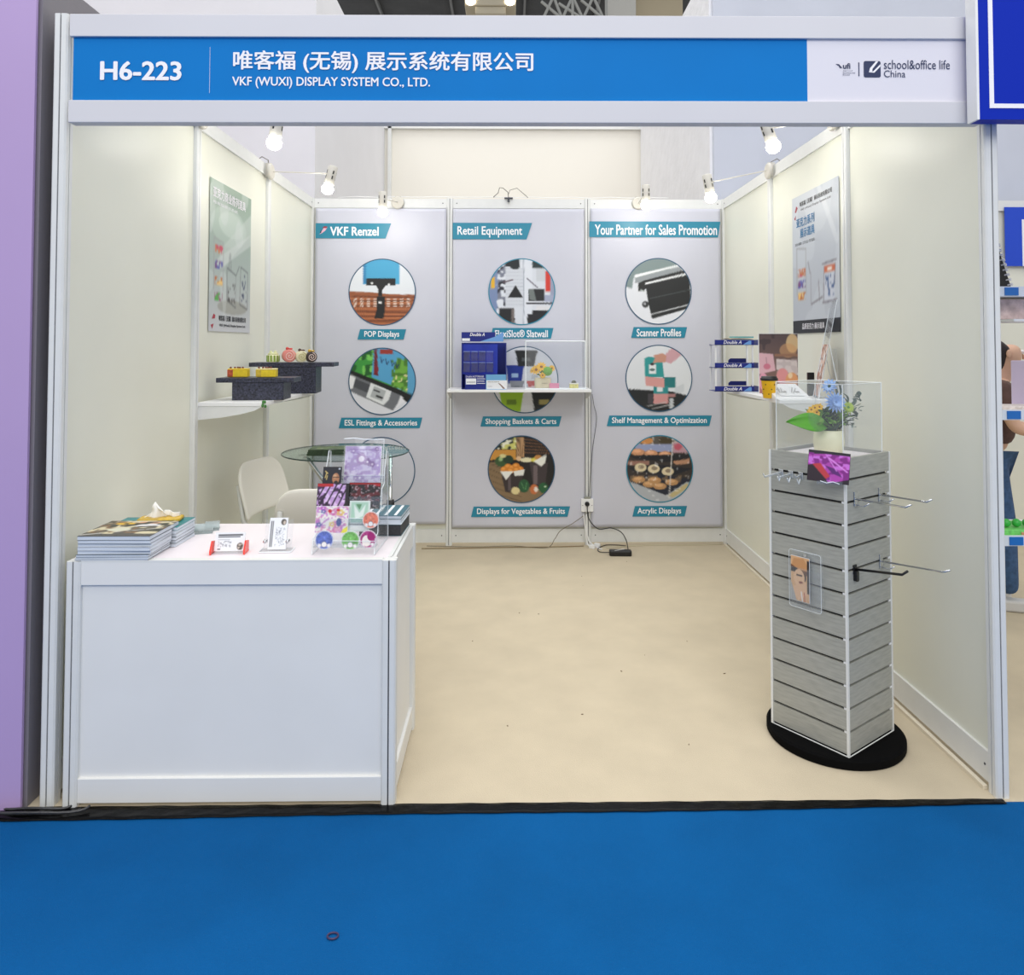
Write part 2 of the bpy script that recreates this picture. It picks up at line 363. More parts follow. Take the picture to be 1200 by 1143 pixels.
# ------------------------------------------------------------------ neighbours and the hall
f = MB(); f.box(-5, -1.553, -.04, -.03, 0, 3.4)
o = f.build('wall_neighbour', mat('lilac_panel', (186, 160, 208), .32, var=.03, scale=1.5)); tag(o, 'lilac panel of the stand on the left', kind='structure')
f = MB(); f.box(-1.56, -1.545, -.02, 1.2, 0, 2.62); o = f.build('wall_neighbour', mat('gap_shade_grey', (132, 128, 134), .7)); tag(o, 'grey side return between lilac panel and booth post', kind='structure')  # added block whose grey stands in for the shade inside the gap
# tall fabric walls of the booth block behind
M_fab = mat('white_fabric_wall', (226, 226, 230), .8, var=.03, scale=2, bump=.35, bscale=2.2)
M_crump = mat('crumpled_white_sheet', (236, 236, 240), .6, var=.03, scale=5, bump=1.0, bscale=9)
M_gfab = mat('grey_blue_fabric_wall', (200, 204, 216), .8, var=.04, scale=2, bump=.4, bscale=3)
for lb, args, m in (
    ('tall white fabric wall behind the booth, left', (-6, -1.51, 3.16, 3.2, 0, 4.3), M_fab),
    ('tall white side wall running back, left of the centre panel', (-1.55, -1.51, 3.2, 6.2, 0, 4.3), M_fab),
    ('tall grey fabric wall behind the booth, right', (1.46, 6, 3.16, 3.2, 0, 4.3), M_gfab),
    ('crumpled white sheet wall running back, right of the centre panel', (1.44, 1.48, 3.2, 6.2, 0, 4.3), M_crump)):
    f = MB(); f.box(*args); o = f.build('wall_hall', m); tag(o, lb, kind='structure')
cw = structure('wall_hall', 'framed cream panel wall far behind the booth')
a0 = at(453, 148, 'y', 6.2); a1 = at(760, 148, 'y', 6.2); top = a0.z
b = MB(); b.box(-1.51, 1.46, 6.22, 6.25, 0, top); b.build('panel', mat('cream_far_panel', (240, 236, 226), .6), cw)
b = MB(); b.box(-1.51, 1.46, 6.17, 6.22, top-.03, top+.04); b.build('frame_rail', M_alu, cw)
for xx in (a0.x+.02, a1.x-.06):
    b = MB(); b.box(xx, xx+.04, 6.17, 6.22, 0, top); b.build('frame_post', M_alu, cw)
# hall ceiling
ceil = structure('ceiling', 'dark ribbed exhibition hall ceiling far above')
M_ceil = mat('dark_ceiling_panel', (70, 72, 76), .8, var=.15, scale=2)
CZ = 11.0
b = MB()
for i in range(14):
    for j in range(6):
        b.box(-14+i*2.05, -14+i*2.05+2.0, 14+j*2.05, 14+j*2.05+2.0, CZ, CZ+.08)
b.build('ceiling_panel', M_ceil, ceil)['kind'] = 'stuff'
for i in range(14):
    b = MB(); b.box(-14.05+i*2.05, -13.99+i*2.05, 14, 26, CZ-.12, CZ); b.build('ceiling_rib', mat('ceiling_rib_grey', (120, 122, 124), .6), ceil)
def upr(u0, u1, v0, v1, yy, name, m, label, cat=None, depth=.4):
    a = at(u0, v1, 'y', yy); c = at(u1, v0, 'y', yy)
    b = MB(); b.box(a.x, c.x, yy, yy+depth, a.z, c.z+1.2); o = b.build(name, m); tag(o, label, cat, kind=None if cat else 'structure'); return o
hb = thing('hall_beam_light', 'cream ceiling beam box with two round downlights', 'light', at(575, 8, 'y', 15))
k15 = 17.4/881.75
b = MB(); b.box(-30*k15, 30*k15, -.3, .6, -5*k15, 1.0); b.box(-18*k15, 18*k15, -.25, .6, -14*k15, -5*k15); b.build('housing', mat('beam_cream', (196, 188, 168), .6), hb, bevel=.02)
for du in (-29, 17):
    b = MB(); b.lathe([(.0, -.02), (.11, -.02), (.12, 0), (.0, .01)], 20, (du*k15+.12, -.32, 0), Matrix.Rotation(pi/2, 4, 'X'))
    b.build('downlight', mat('downlight_glow', (255, 236, 200), .4, emit=6), hb)
upr(712, 745, -30, 22, 15.2, 'trim_2', mat('column_white', (208, 208, 204), .6), 'white ceiling column above the fascia')
upr(745, 800, 3, 22, 15.6, 'trim_3', mat('beam_beige', (196, 184, 158), .6), 'beige ceiling beam above the fascia')
tr = thing('roof_truss', 'white lattice roof truss above the fascia', 'truss', at(675, 10, 'y', 14.5))
def truss_bar(p, q, r=.035):
    b = MB(); b.tube([Vector((p[0]*k15, p[1]*.0, -p[1]*k15)), Vector((q[0]*k15, 0, -q[1]*k15))], r, 6); b.build('truss_bar', mat('truss_grey_white', (170, 172, 170), .5), tr)
for p, q in (((-38, 12), (38, 10)), ((-38, -14), (38, -14)), ((-38, 12), (-26, -14)), ((-26, -14), (-16, 12)), ((-16, 12), (-4, -14)), ((-4, -14), (8, 12)), ((8, 12), (20, -14)), ((20, -14), (32, 12)), ((-16, 12), (-40, -8)), ((8, 12), (-20, -6)), ((-4, -14), (-4, 12)), ((32, 12), (6, -10)), ((35, -14), (35, 12))): truss_bar(p, q)
# blue fascia of the neighbour on the right
nb = thing('blue_fascia_board', 'royal blue neighbour fascia with thin white frame at upper right', 'sign', (0, -.10, 0), (pi/2, 0, 0))
q0 = at(1148, 140, 'y', -.10); q1 = at(1185.5, 127, 'y', -.1)
b = MB(); b.box(q0.x, q0.x+2.4, q0.z, q0.z+.75, -.05, 0); b.build('header_panel', mat('royal_blue', (0, 42, 176), .55, spec=.15), nb)
b = MB(); b.box(q0.x-.008, q0.x, q0.z, q0.z+.75, -.05, .001); b.build('edge_trim', M_white, nb)
x0 = at(1159.5, 127, 'y', -.1).x; z0 = q1.z
b = MB(); b.prism([(x0, z0), (x0+2.2, z0), (x0+2.2, z0+.014), (x0+.014, z0+.014), (x0+.014, q0.z+.7), (x0, q0.z+.7)], .0005, .002); b.build('frame_line', M_ink_w, nb)
# neighbour stand on the right: back wall, poster, shelves
rb = structure('wall_neighbour', 'white back wall of the stand on the right')
b = MB(); b.box(1.53, 6, 3.02, 3.06, 0, 2.42); b.build('panel', M_cream, rb)
b = MB(); b.box(1.53, 6, 3.0, 3.02, 2.4, 2.475); b.build('top_rail', M_alu, rb)
po = thing('blue_poster', 'blue poster on the far back wall of the right stand', 'poster', at(1178, 312, 'y', 2.99), (pi/2, 0, 0))
b = MB(); b.box(0, 1.2, 0, .43, 0, .004); b.build('sheet', mat('poster_blue', (20, 70, 200), .4), po)
b = MB(); b.box(.125, 1.1, .0, .34, .004, .006); b.build('picture', M_paper, po)
b = MB()
for z, y1 in ((1.645, .28), (1.15, .28), (.645, .28)): pass
su = thing('shelf_rack', 'white shelf rack with blue tags in the stand on the right', 'shelf', (2.0, .6, 0))
for z in (1.64, 1.145, .645):
    b = MB(); b.box(-.12, 1.2, 0, .35, z-.018, z); b.build('shelf_board', M_white, su, bevel=.002)
    b = MB(); b.box(-.12, 1.2, -.012, 0, z-.022, z+.018); o = b.build('shelf_lip', mat('lip_white', (226, 232, 238), .4), su)
    b = MB(); b.box(-.075, -.02, -.016, -.012, z-.018, z+.014); o2 = b.build('price_tag', mat('tag_blue', (30, 110, 190), .4), su)
for xx in (1.17,):
    for yy in (.01, .34): b = MB(); b.box(xx, xx+.03, yy-.015, yy+.015, 0, 2.0); b.build('post', M_alu, su)
b = MB(); b.box(-.12, -.10, .33, .35, 0, 1.9); b.build('post', M_alu, su)
# things on it
def simple_box(name, label, cat, loc, size, m, group=None, rot=0, extra=None):
    t = thing(name, label, cat, loc, (0, 0, rot), group); x, y, z = size
    b = MB(); b.box(-x/2, x/2, -y/2, y/2, 0, z); b.build('body', m, t, bevel=min(size)*.06)
    if extra: extra(t)
    return t
for k in range(2):
    t = thing('spiral_notebook', ('black spiral notebook leaning on the top shelf of the right stand, front one', 'black spiral notebook behind the front one on the top shelf')[k], 'notebook', (2.02+.035*k, .68+.05*k, 1.642), (0, R(-17), 0))
    b = MB(); b.box(-.1, 0, 0, .018, 0, .22); b.build('cover', M_black, t)
    b = MB()
    for q in range(10): b.tube([(.0+.012*math.cos(a), .009+.014*math.sin(a), .012+q*.0215) for a in [2*pi*i/10 for i in range(10)]], .0035, 5, True)
    b.build('spiral_binding', mat('spiral_silver', (190, 190, 196), .3, .6), t)
simple_box('gift_box', 'pink and white patterned box behind the second shelf row', 'box', (2.3, .78, 1.53), (.66, .12, .085), mat('pink_pattern', (236, 206, 204), .5, var=.3, scale=30))
b = MB(); b.box(-.31, .31, -.15, .1, -.01, 0); 
su2 = b.build('display_ledge', M_white, None, loc=(2.3, .78, 1.529)); tag(su2, 'narrow white ledge carrying the pink box in the right stand', 'shelf')
for k, c in enumerate(((216, 200, 226), (188, 206, 232), (236, 214, 220), (206, 226, 214))):
    simple_box('notebook', ('lilac', 'pale blue', 'pale pink', 'mint')[k]+' notebook standing on the middle shelf of the right stand', 'notebook', (2.18+k*.065, .80, 1.145), (.05, .16, .21), mat('pastel%d' % k, c, .5), rot=.3)
simple_box('flat_box', 'cream flat box with red stripes on middle shelf of right stand', 'box', (2.02, .68, 1.145), (.2, .12, .03), mat('cream_red', (238, 222, 214), .5, var=.25, scale=60))
simple_box('egg_tray', 'bright green tray on the lowest shelf of the right stand', 'tray', (2.0, .7, .645), (.2, .16, .035), mat('bright_green', (120, 214, 110), .5, var=.2, scale=60))
for k in range(5):
    b = MB(); b.ball((0, 0, 0), .017, 10, 6); o = b.build('green_ball', mat('green_ball', (60, 180, 70), .4), loc=(1.92+.042*k, .66, .698), smooth=True)
    tag(o, ('leftmost', 'second', 'middle', 'fourth', 'rightmost')[k]+' small green ball in the row on the bright green tray', 'ball', 'green balls on the tray')
simple_box('wooden_pen_case', 'tan wooden case beside the green tray on lowest shelf', 'case', (2.06, .63, .645), (.13, .03, .025), mat('tan_wood', (206, 160, 120), .5))

# ------------------------------------------------------------------ woman at the right stand
def skin(name, joints, edges, m, parent, root=0, sub=2):
    me = bpy.data.meshes.new(name); me.from_pydata([j[0] for j in joints], edges, []); me.materials.append(m)
    o = bpy.data.objects.new(name, me); COL.objects.link(o); o.parent = parent
    o.modifiers.new('skin', 'SKIN'); sv = me.skin_vertices[0].data if me.skin_vertices else None
    if sv is None:
        bm = bmesh.new(); bm.from_mesh(me); bm.verts.layers.skin.verify(); bm.to_mesh(me); bm.free(); sv = me.skin_vertices[0].data
    for i, j in enumerate(joints):
        r = j[1]; sv[i].radius = r if isinstance(r, tuple) else (r, r); sv[i].use_root = (i == root)
    sd = o.modifiers.new('sub', 'SUBSURF'); sd.levels = sd.render_levels = sub
    me.polygons.foreach_set('use_smooth', [True]*len(me.polygons)); o.modifiers['skin'].use_smooth_shade = True
    return o
wp = at(1157, 706, 'z', 0)
pe = thing('person', 'dark haired person in brown blouse and jeans bending at right stand', 'person', (wp.x, wp.y, 0), (0, 0, R(-20)))
sk_ = mat('skin_tone', (222, 178, 150), .55); jeans = mat('blue_denim', (62, 92, 132), .85, var=.25, scale=40); blouse = mat('brown_blouse', (96, 70, 62), .8, var=.2, scale=30); hair = mat('dark_brown_hair', (40, 28, 24), .45, var=.3, scale=50, stretch=(6, 6, 1))
# faces +x, leaning slightly forward
skin('body', [((0, 0, .80), (.1, .13)), ((.02, 0, 1.0), (.085, .12)), ((.05, 0, 1.16), (.09, .13)), ((.075, 0, 1.23), (.05, .07)), ((.10, 0, 1.27), .04), ((.125, 0, 1.33), (.065, .06)), ((.13, 0, 1.38), (.078, .066)), ((.125, 0, 1.43), (.05, .045)),
    ((.04, .17, 1.19), .045), ((.10, .2, .98), .036), ((.28, .16, .95), .028), ((.34, .15, .96), (.02, .03)),
    ((.04, -.17, 1.19), .045), ((.10, -.2, .98), .036), ((.28, -.16, .95), .028), ((.34, -.15, .96), (.02, .03))],
    [(0, 1), (1, 2), (2, 3), (3, 4), (4, 5), (5, 6), (6, 7), (2, 8), (8, 9), (9, 10), (10, 11), (2, 12), (12, 13), (13, 14), (14, 15)], sk_, pe)
for s_ in (1, -1):
    for q in range(5):
        a = R(-28+14*q); L = (.045, .06, .068, .06, .048)[q]; bx = Vector((.345, s_*.155, .962))
        b = MB(); b.tube([bx, bx+Vector((L*.6*math.cos(a), L*.6*math.sin(a), -.004)), bx+Vector((L*1.1*math.cos(a), L*1.1*math.sin(a), -.02))], [.009, .008, .006], 8); b.build('finger', sk_, pe, smooth=True)
skin('blouse', [((0, 0, .86), (.125, .165)), ((.02, 0, 1.0), (.105, .145)), ((.05, 0, 1.15), (.105, .14)), ((.075, 0, 1.225), (.065, .085)), ((.04, .17, 1.185), .06), ((.07, .19, 1.07), .052), ((.04, -.17, 1.185), .06), ((.07, -.19, 1.07), .052)],
    [(0, 1), (1, 2), (2, 3), (2, 4), (4, 5), (2, 6), (6, 7)], blouse, pe)
skin('jeans', [((0, 0, .86), (.115, .15)), ((0, .09, .76), .095), ((.03, .10, .45), .068), ((-.02, .10, .08), .05), ((0, -.09, .76), .095), ((.06, -.10, .45), .068), ((.08, -.10, .08), .05)],
    [(0, 1), (1, 2), (2, 3), (0, 4), (4, 5), (5, 6)], jeans, pe)
skin('hair', [((.10, 0, 1.44), (.085, .08)), ((.06, 0, 1.40), (.085, .085)), ((.045, 0, 1.32), (.06, .085)), ((.03, 0, 1.24), (.035, .07))], [(0, 1), (1, 2), (2, 3)], hair, pe)
for s_ in (1, -1):
    b = MB(); b.ball((.197, s_*.028, 1.385), .011, 10, 6); b.build('eye', M_white, pe, smooth=True)
    b = MB(); b.ball((.205, s_*.028, 1.385), .006, 8, 5); b.build('pupil', M_black, pe, smooth=True)
    b = MB(); b.ball((.11, s_*.07, 1.375), .018, 10, 6, (.8, .35, 1.3)); b.build('ear', sk_, pe, smooth=True)
    b = MB(); b.prism(rrect(-.08, .16, -.04, .04, .038), 0, .06); b.build('shoe', mat('white_shoe', (220, 220, 220), .6), pe, loc=((-.02, .08)[s_ < 0], s_*.10, 0), bevel=.012)
b = MB(); b.prism([(0, 0), (.03, -.028), (0, -.032)], -.011, .011, Matrix.Translation((.19, 0, 1.375)) @ Matrix.Rotation(pi/2, 4, 'X')); b.build('nose', sk_, pe, bevel=.004)
b = MB(); b.ball((.188, 0, 1.318), .018, 10, 6, (.4, 1, .35)); b.build('mouth', mat('lip_rose', (186, 96, 92), .5), pe, smooth=True)

# ------------------------------------------------------------------ banners on the back wall
YF = 2.968
M_banner = mat('banner_grey_lilac', (203, 204, 216), .5, var=.02, scale=3, bump=.5, bscale=3.2, stretch=(1, .45, 1))
def bpx(u, v): p = at(u, v, 'y', YF); return p.x, p.z
def banner(label, x0, x1, z0, z1):
    t = thing('wall_banner', label, 'banner', (x0, YF, z0), (pi/2, 0, 0), 'banners on the back wall')
    b = MB()
    wv = lambda u, v: .0012*math.sin(u*9+v*7+x0*5)+.001*math.sin(u*23-v*17)+.0006*math.sin(v*31)
    b.grid(lambda u, v: ((x1-x0)*u, (z1-z0)*v, wv(u, v)), 40, 90); b.build('sheet', M_banner, t, smooth=True, solid=.0008)
    return t, x0, z0
def strip_px(t, x0, z0, uL, uR, vT, vB, skew, txt, tb=None, left_flat=False, bold=.03):
    ax, az = bpx(uL, vB); bx, bz = bpx(uR, vT); sk = skew*.0061
    ax -= x0; bx -= x0; az -= z0; bz -= z0
    b = MB(); pts = [(ax, az), (bx-sk, az), (bx, bz), (ax if left_flat else ax+sk, bz)]; b.prism(pts, .0035, .0045)
    b.build('caption_strip', M_teal, t)
    u0, u1, v0, v1 = tb; cx, cz = bpx(u0, v1); dx, dz = bpx(u1, v0)
    text('lettering', txt, t, cx-x0, cz-z0, dx-cx, dz-cz, M_ink_w, z=.0052, bold=bold)
def circ(t, x0, z0, u, v, r, art, ringc=M_teal):
    cx, cz = bpx(u, v); rr = r*.00606
    disc('picture', art, t, cx-x0, cz-z0, rr*.985, .0042)
    b = MB(); n = 80
    b.add([(cx-x0+q*math.cos(2*pi*k/n), cz-z0+q*math.sin(2*pi*k/n), .0046) for q in (rr*.97, rr*1.0) for k in range(n)], [(k, (k+1) % n, n+(k+1) % n, n+k) for k in range(n)])
    b.build('picture_ring', ringc, t)
M_ring = mat('ring_dark_teal', (40, 84, 116), .4)
bn1 = banner('left banner with clip, price-label and empty circle pictures', -1.452, -.518, .155, 2.398)
bn2 = banner('middle banner with slatwall, basket and vegetable circle pictures', -.472, .470, .13, 2.398)
bn3 = banner('right banner with profile rail, hand and bakery circle pictures', .515, 1.452, .13, 2.402)
# banner 1
strip_px(*bn1, 370, 458.5, 262, 279.5, 6.5, 'VKF Renzel', (387, 444, 266, 276.5), True)
x, z = bpx(374.5, 275); lx, lz = x-bn1[1], z-bn1[2]
b = MB(); b.prism([(lx, lz), (lx+.02, lz+.03), (lx+.035, lz+.052), (lx+.056, lz+.05), (lx+.04, lz+.026), (lx+.022, lz+.012)], .005, .0055); b.cur = 1
b.prism([(lx+.02, lz+.046), (lx+.035, lz+.06), (lx+.058, lz+.056), (lx+.05, lz+.046)], .0055, .006); b.cur = 2; b.prism([(lx+.004, lz+.012), (lx+.01, lz+.03), (lx+.016, lz+.034), (lx+.012, lz+.01)], .0055, .006)
b.build('logo_mark', [mat('logo_pink', (226, 180, 200), .5), mat('logo_red', (150, 40, 60), .5), M_ink_k], bn1[0])
A = Art(110, 110, (226, 230, 236)); A.rect(.21, .62, .76, 1, (72, 164, 206)); A.rect(.21, .63, .255, 1, (50, 130, 180))
A.poly([(0, 0), (1, 0), (1, .46), (.6, .47), (.3, .5), (0, .51)], (150, 84, 48))
for k in range(12): A.line((0, .02+.038*k), (1, .02+.038*k+.02*math.sin(k)), .014, (96, 46, 24) if k % 2 else (196, 120, 76))
for k in range(9):
    for q in range(4):
        if abs(.06+k*.1-.46) > .07: A.rect(.07+k*.1, .28+q*.035, .12+k*.1, .295+q*.035, (232, 222, 214))
A.rect(.26, .60, .70, .71, (18, 18, 20)); A.poly([(.40, .61), (.56, .61), (.5, .53), (.45, .53)], (18, 18, 20)); A.rect(.44, .44, .50, .54, (18, 18, 20)); A.poly([(.42, .43), (.54, .43), (.54, .2), (.52, .1), (.38, .1), (.42, .24)], (16, 16, 18))
A.ell(.345, .635, .018, .018, (230, 230, 230)).ell(.60, .615, .018, .018, (230, 230, 230)).rect(.445, .325, .495, .36, (230, 230, 230))
circ(*bn1, 448, 342.5, 39.5, A, M_ring)
strip_px(*bn1, 419, 476, 386, 398, 3, 'POP Displays', (427, 468, 388, 397), bold=.02)
A = Art(110, 110, (232, 232, 238))
A.poly([(0, .66), (1, .27), (1, 1), (0, 1)], (60, 150, 60)); A.mottle((30, 90, 36), 14, .5, 4, box=(0, .4, .36, 1)); A.mottle((120, 200, 90), 18, .65, 9, box=(0, .4, .36, 1))
A.poly([(.34, .56), (.65, .44), (.85, .32), (.96, .4), (1, 1), (.37, 1)], (84, 160, 204)); A.poly([(.37, .6), (.44, .58), (.42, 1), (.38, 1)], (110, 30, 40)); A.ell(.41, .68, .035, .06, (130, 30, 40))
A.poly([(.63, .45), (.88, .33), (.9, .8), (.72, .85), (.68, .6)], (110, 170, 60)); A.mottle((70, 120, 40), 20, .52, 2, box=(.64, .36, .88, .85)); A.mottle((226, 220, 160), 24, .72, 5, box=(.64, .3, .88, .6))
A.rect(.46, .91, .66, .98, (150, 50, 40)); A.rect(.88, .3, 1, .8, (90, 160, 200))
for s0 in ((.47, .82, .02), (.55, .79, .02), (.63, .77, .02), (.70, .74, .02)): A.line((s0[0], s0[1]+.05), (s0[0]+.02, s0[1]-.04), .012, (30, 50, 90)); A.line((s0[0]+.02, s0[1]-.03), (s0[0]+.05, s0[1]+.01), .012, (30, 50, 90))
A.poly([(0, .68), (1, .28), (1, .2), (0, .6)], (20, 20, 22)); A.poly([(.0, .62), (.78, .29), (.74, .18), (.66, .05), (0, .36)], (110, 112, 118)); A.poly([(.1, .54), (.34, .44), (.3, .32), (.06, .42)], (70, 72, 78))
A.poly([(.33, .48), (.64, .35), (.6, .22), (.52, .14), (.26, .26)], (228, 230, 232)); A.poly([(.38, .43), (.56, .355), (.5, .2), (.32, .27)], (176, 180, 182)); A.line((.38, .37), (.46, .34), .02, (30, 30, 34)); A.line((.42, .28), (.5, .25), .03, (30, 30, 34))
A.poly([(0, .6), (.1, .56), (.06, .4), (0, .38)], (236, 236, 238)); A.poly([(.78, .3), (1, .2), (1, .1), (.84, .2)], (16, 16, 16)); A.poly([(0, .36), (.66, .06), (.84, .2), (1, .1), (1, 0), (0, 0)], (222, 223, 230))
circ(*bn1, 448, 447, 39.5, A, M_ring)
strip_px(*bn1, 397, 495, 489.5, 502, 3, 'ESL Fittings & Accessories', (404, 489, 492, 501), bold=.02)
circ(*bn1, 447, 552, 39.5, Art(20, 20, (206, 207, 219)), M_ring)
# banner 2
strip_px(*bn2, 530.5, 623.5, 261.5, 280.5, 6.5, 'Retail Equipment', (536, 612, 265.5, 278.5), True, bold=.02)
A = Art(110, 110, (214, 218, 226)); A.rect(0, 0, .14, 1, (120, 138, 176)); A.rect(.03, .55, .09, .72, (226, 176, 40)); A.rect(.13, .1, .25, .95, (120, 124, 140)); A.mottle((40, 40, 52), 16, .5, 3, box=(.13, .1, .25, .95)); A.mottle((220, 224, 232), 20, .62, 7, box=(.12, .1, .26, .95))
A.rect(.25, .27, .54, .9, (208, 212, 220))
for k in range(12): A.rect(.25, .3+k*.055, .54, .305+k*.055, (176, 180, 192))
A.poly([(.25, 1), (.25, .88), (.32, .88), (.36, .84), (.44, .84), (.5, .92), (.5, 1)], (20, 26, 28)); A.rect(.47, .86, .53, 1, (220, 224, 230)); A.rect(.52, 0, .66, 1, (222, 226, 234)); A.rect(.525, 0, .535, 1, (150, 156, 170))
A.poly([(.66, 1), (.66, .86), (.86, .86), (1, 1)], (26, 44, 44)); A.rect(.72, .66, .86, .86, (200, 204, 210)); A.rect(.86, .5, .93, .82, (208, 56, 40)); A.rect(.93, .3, 1, .8, (150, 156, 180))
A.poly([(.29, .41), (.52, .41), (.405, .6)], (14, 14, 16)); A.rect(.60, .36, .84, .54, (28, 28, 30)); A.poly([(.60, .54), (.68, .54), (.72, .36), (.62, .38)], (110, 118, 116)); A.line((.58, .7), (.74, .56), .015, (70, 60, 80)); A.line((.22, .64), (.36, .68), .02, (90, 70, 80))
A.rect(.57, .31, .98, .335, (60, 60, 66)); A.rect(.84, .35, 1, .45, (160, 166, 190)); A.rect(.16, .05, .38, .25, (22, 22, 26)); A.rect(.28, .0, .4, .1, (22, 22, 26)); A.rect(.34, .02, .385, .24, (110, 100, 96)); A.rect(.66, .1, .9, .22, (22, 22, 26)); A.rect(.58, 0, .8, .16, (26, 26, 30)); A.rect(.72, .22, 1, .28, (220, 220, 224))
circ(*bn2, 611.5, 342, 39.5, A, M_teal)
strip_px(*bn2, 574.5, 648.5, 384.5, 397, 3, 'FlexiSlot® Slatwall', (580, 642, 386.5, 395.5), bold=.02)
A = Art(110, 110, (218, 220, 228))
def basket(x, y, w_, h, c, c2): A.poly([(x, y+h), (x+w_, y+h), (x+w_*.88, y), (x+w_*.12, y)], c); A.rect(x-.01, y+h-.02, x+w_+.01, y+h+.02, c); A.rect(x+w_*.3, y+h*.35, x+w_*.7, y+h*.6, c2)
basket(.12, .02, .36, .3, (150, 190, 30), (100, 130, 20)); basket(.6, .02, .38, .3, (26, 28, 26), (160, 150, 90)); basket(.22, .44, .26, .26, (26, 54, 150), (170, 200, 230)); basket(.52, .42, .26, .26, (222, 226, 230), (190, 196, 204)); basket(.54, .33, .2, .13, (206, 60, 56), (240, 200, 200)); basket(.28, .33, .2, .13, (150, 154, 160), (130, 134, 140)); basket(.36, .7, .32, .22, (30, 32, 32), (90, 94, 96))
A.rect(.42, .1, .2, .16, (60, 80, 20))
circ(*bn2, 615, 445, 39.5, A, M_ring)
strip_px(*bn2, 563, 658, 488, 500, 3, 'Shopping Baskets & Carts', (569, 652, 490.5, 499), bold=.02)
A = Art(120, 120, (24, 20, 18)); A.poly([(0, 0), (1, 0), (1, .15), (.3, .3), (.15, .62), (0, .6)], (132, 108, 78))
for k in range(8): A.line((-.1, .02+.09*k), (.5, -.12+.07*k), .008, (84, 66, 46))
A.rect(0, .7, .42, 1, (34, 40, 34)); A.mottle((214, 212, 120), 22, .55, 11, box=(.1, .8, .42, 1)); A.mottle((240, 240, 220), 26, .7, 12, box=(.1, .8, .42, 1)); A.rect(0, .64, .42, .79, (206, 146, 60)); A.rect(.43, .68, .54, .98, (190, 150, 108))
for k in range(3): A.rect(.45+.03*k, .68, .457+.03*k, .98, (80, 56, 36))
for k in range(5): A.line((.54, .95-.05*k), (.95, .9-.04*k), .014, (120, 80, 50))
A.ell(.2, .62, .1, .08, (52, 84, 44)); A.ell(.3, .65, .08, .06, (30, 56, 34)); A.ell(.19, .65, .03, .03, (160, 190, 130)); A.ell(.22, .7, .05, .03, (220, 210, 150))
A.poly([(.19, .46), (.54, .46), (.46, .16), (.26, .16)], (52, 42, 42)); A.rect(.3, .18, .34, .4, (92, 80, 82))
for q in ((.24, .5), (.3, .54), (.36, .52), (.42, .55), (.48, .5), (.34, .48), (.43, .49)): A.ell(q[0], q[1], .055, .045, (214, 130, 40)); A.ell(q[0]-.01, q[1]+.01, .03, .02, (236, 160, 70))
A.poly([(.18, .47), (.38, .47), (.27, .34)], (236, 236, 230)); A.poly([(.38, .47), (.55, .5), (.53, .41), (.4, .4)], (232, 232, 226))
A.poly([(.62, .6), (.9, .6), (.86, .26), (.68, .26)], (60, 50, 52)); A.rect(.68, .28, .74, .56, (110, 96, 98)); A.ell(.46, .66, .04, .035, (226, 190, 150)); A.ell(.58, .64, .1, .035, (232, 226, 190)); A.ell(.72, .64, .08, .035, (230, 216, 90)); A.ell(.75, .68, .055, .035, (200, 140, 70)); A.poly([(.68, .62), (.88, .72), (.86, .6), (.8, .54)], (240, 240, 232))
A.ell(.41, .18, .065, .055, (222, 206, 150)); A.ell(.54, .25, .08, .1, (36, 84, 50)); A.ell(.69, .2, .06, .075, (196, 110, 60)); A.ell(.72, .2, .03, .04, (232, 220, 210)); A.ell(.83, .22, .07, .08, (34, 92, 52)); A.line((.5, .3), (.54, .2), .01, (90, 150, 90)); A.line((.58, .3), (.56, .2), .01, (90, 150, 90)); A.ell(.86, .24, .015, .015, (200, 220, 190))
circ(*bn2, 611, 550, 39.5, A, M_ring)
strip_px(*bn2, 552, 668, 593.5, 606, 3, 'Displays for Vegetables & Fruits', (559, 662, 595.5, 604.5), bold=.02)
# banner 3
strip_px(*bn3, 690.5, 844, 260, 278, 3, 'Your Partner for Sales Promotion', (697, 840, 263.5, 275.5), True, bold=.02)
A = Art(110, 110, (226, 228, 234)); A.poly([(0, .56), (.1, .54), (.12, .7), (.16, .68), (1, .94), (1, 1), (0, 1)], (128, 144, 144)); A.poly([(.13, .7), (.8, .88), (.82, .91), (.14, .75)], (240, 242, 244)); A.poly([(.14, .63), (.15, .7), (.84, .88), (.88, .78), (.3, .62)], (150, 156, 160))
A.poly([(.19, .62), (.27, .66), (.95, .84), (1, .72), (.36, .6), (.27, .5), (.19, .5)], (26, 28, 28)); A.poly([(.3, .6), (.97, .78), (1, .25), (.4, .08), (.35, .3)], (28, 30, 31)); A.poly([(.3, .6), (.97, .76), (.97, .79), (.3, .63)], (236, 238, 240)); A.poly([(.36, .38), (1, .52), (1, .535), (.36, .395)], (66, 70, 72)); A.poly([(.38, .14), (1, .3), (1, .315), (.38, .155)], (210, 212, 216)); A.ell(.3, .3, .05, .05, (40, 42, 42)); A.ell(.29, .31, .02, .02, (160, 160, 164)); A.line((.23, .52), (.28, .5), .02, (170, 180, 176))
circ(*bn3, 771.5, 341.5, 39.5, A, M_ring)
strip_px(*bn3, 739.5, 805, 383.5, 396, 3, 'Scanner Profiles', (746, 798, 385.5, 394.5), bold=.02)
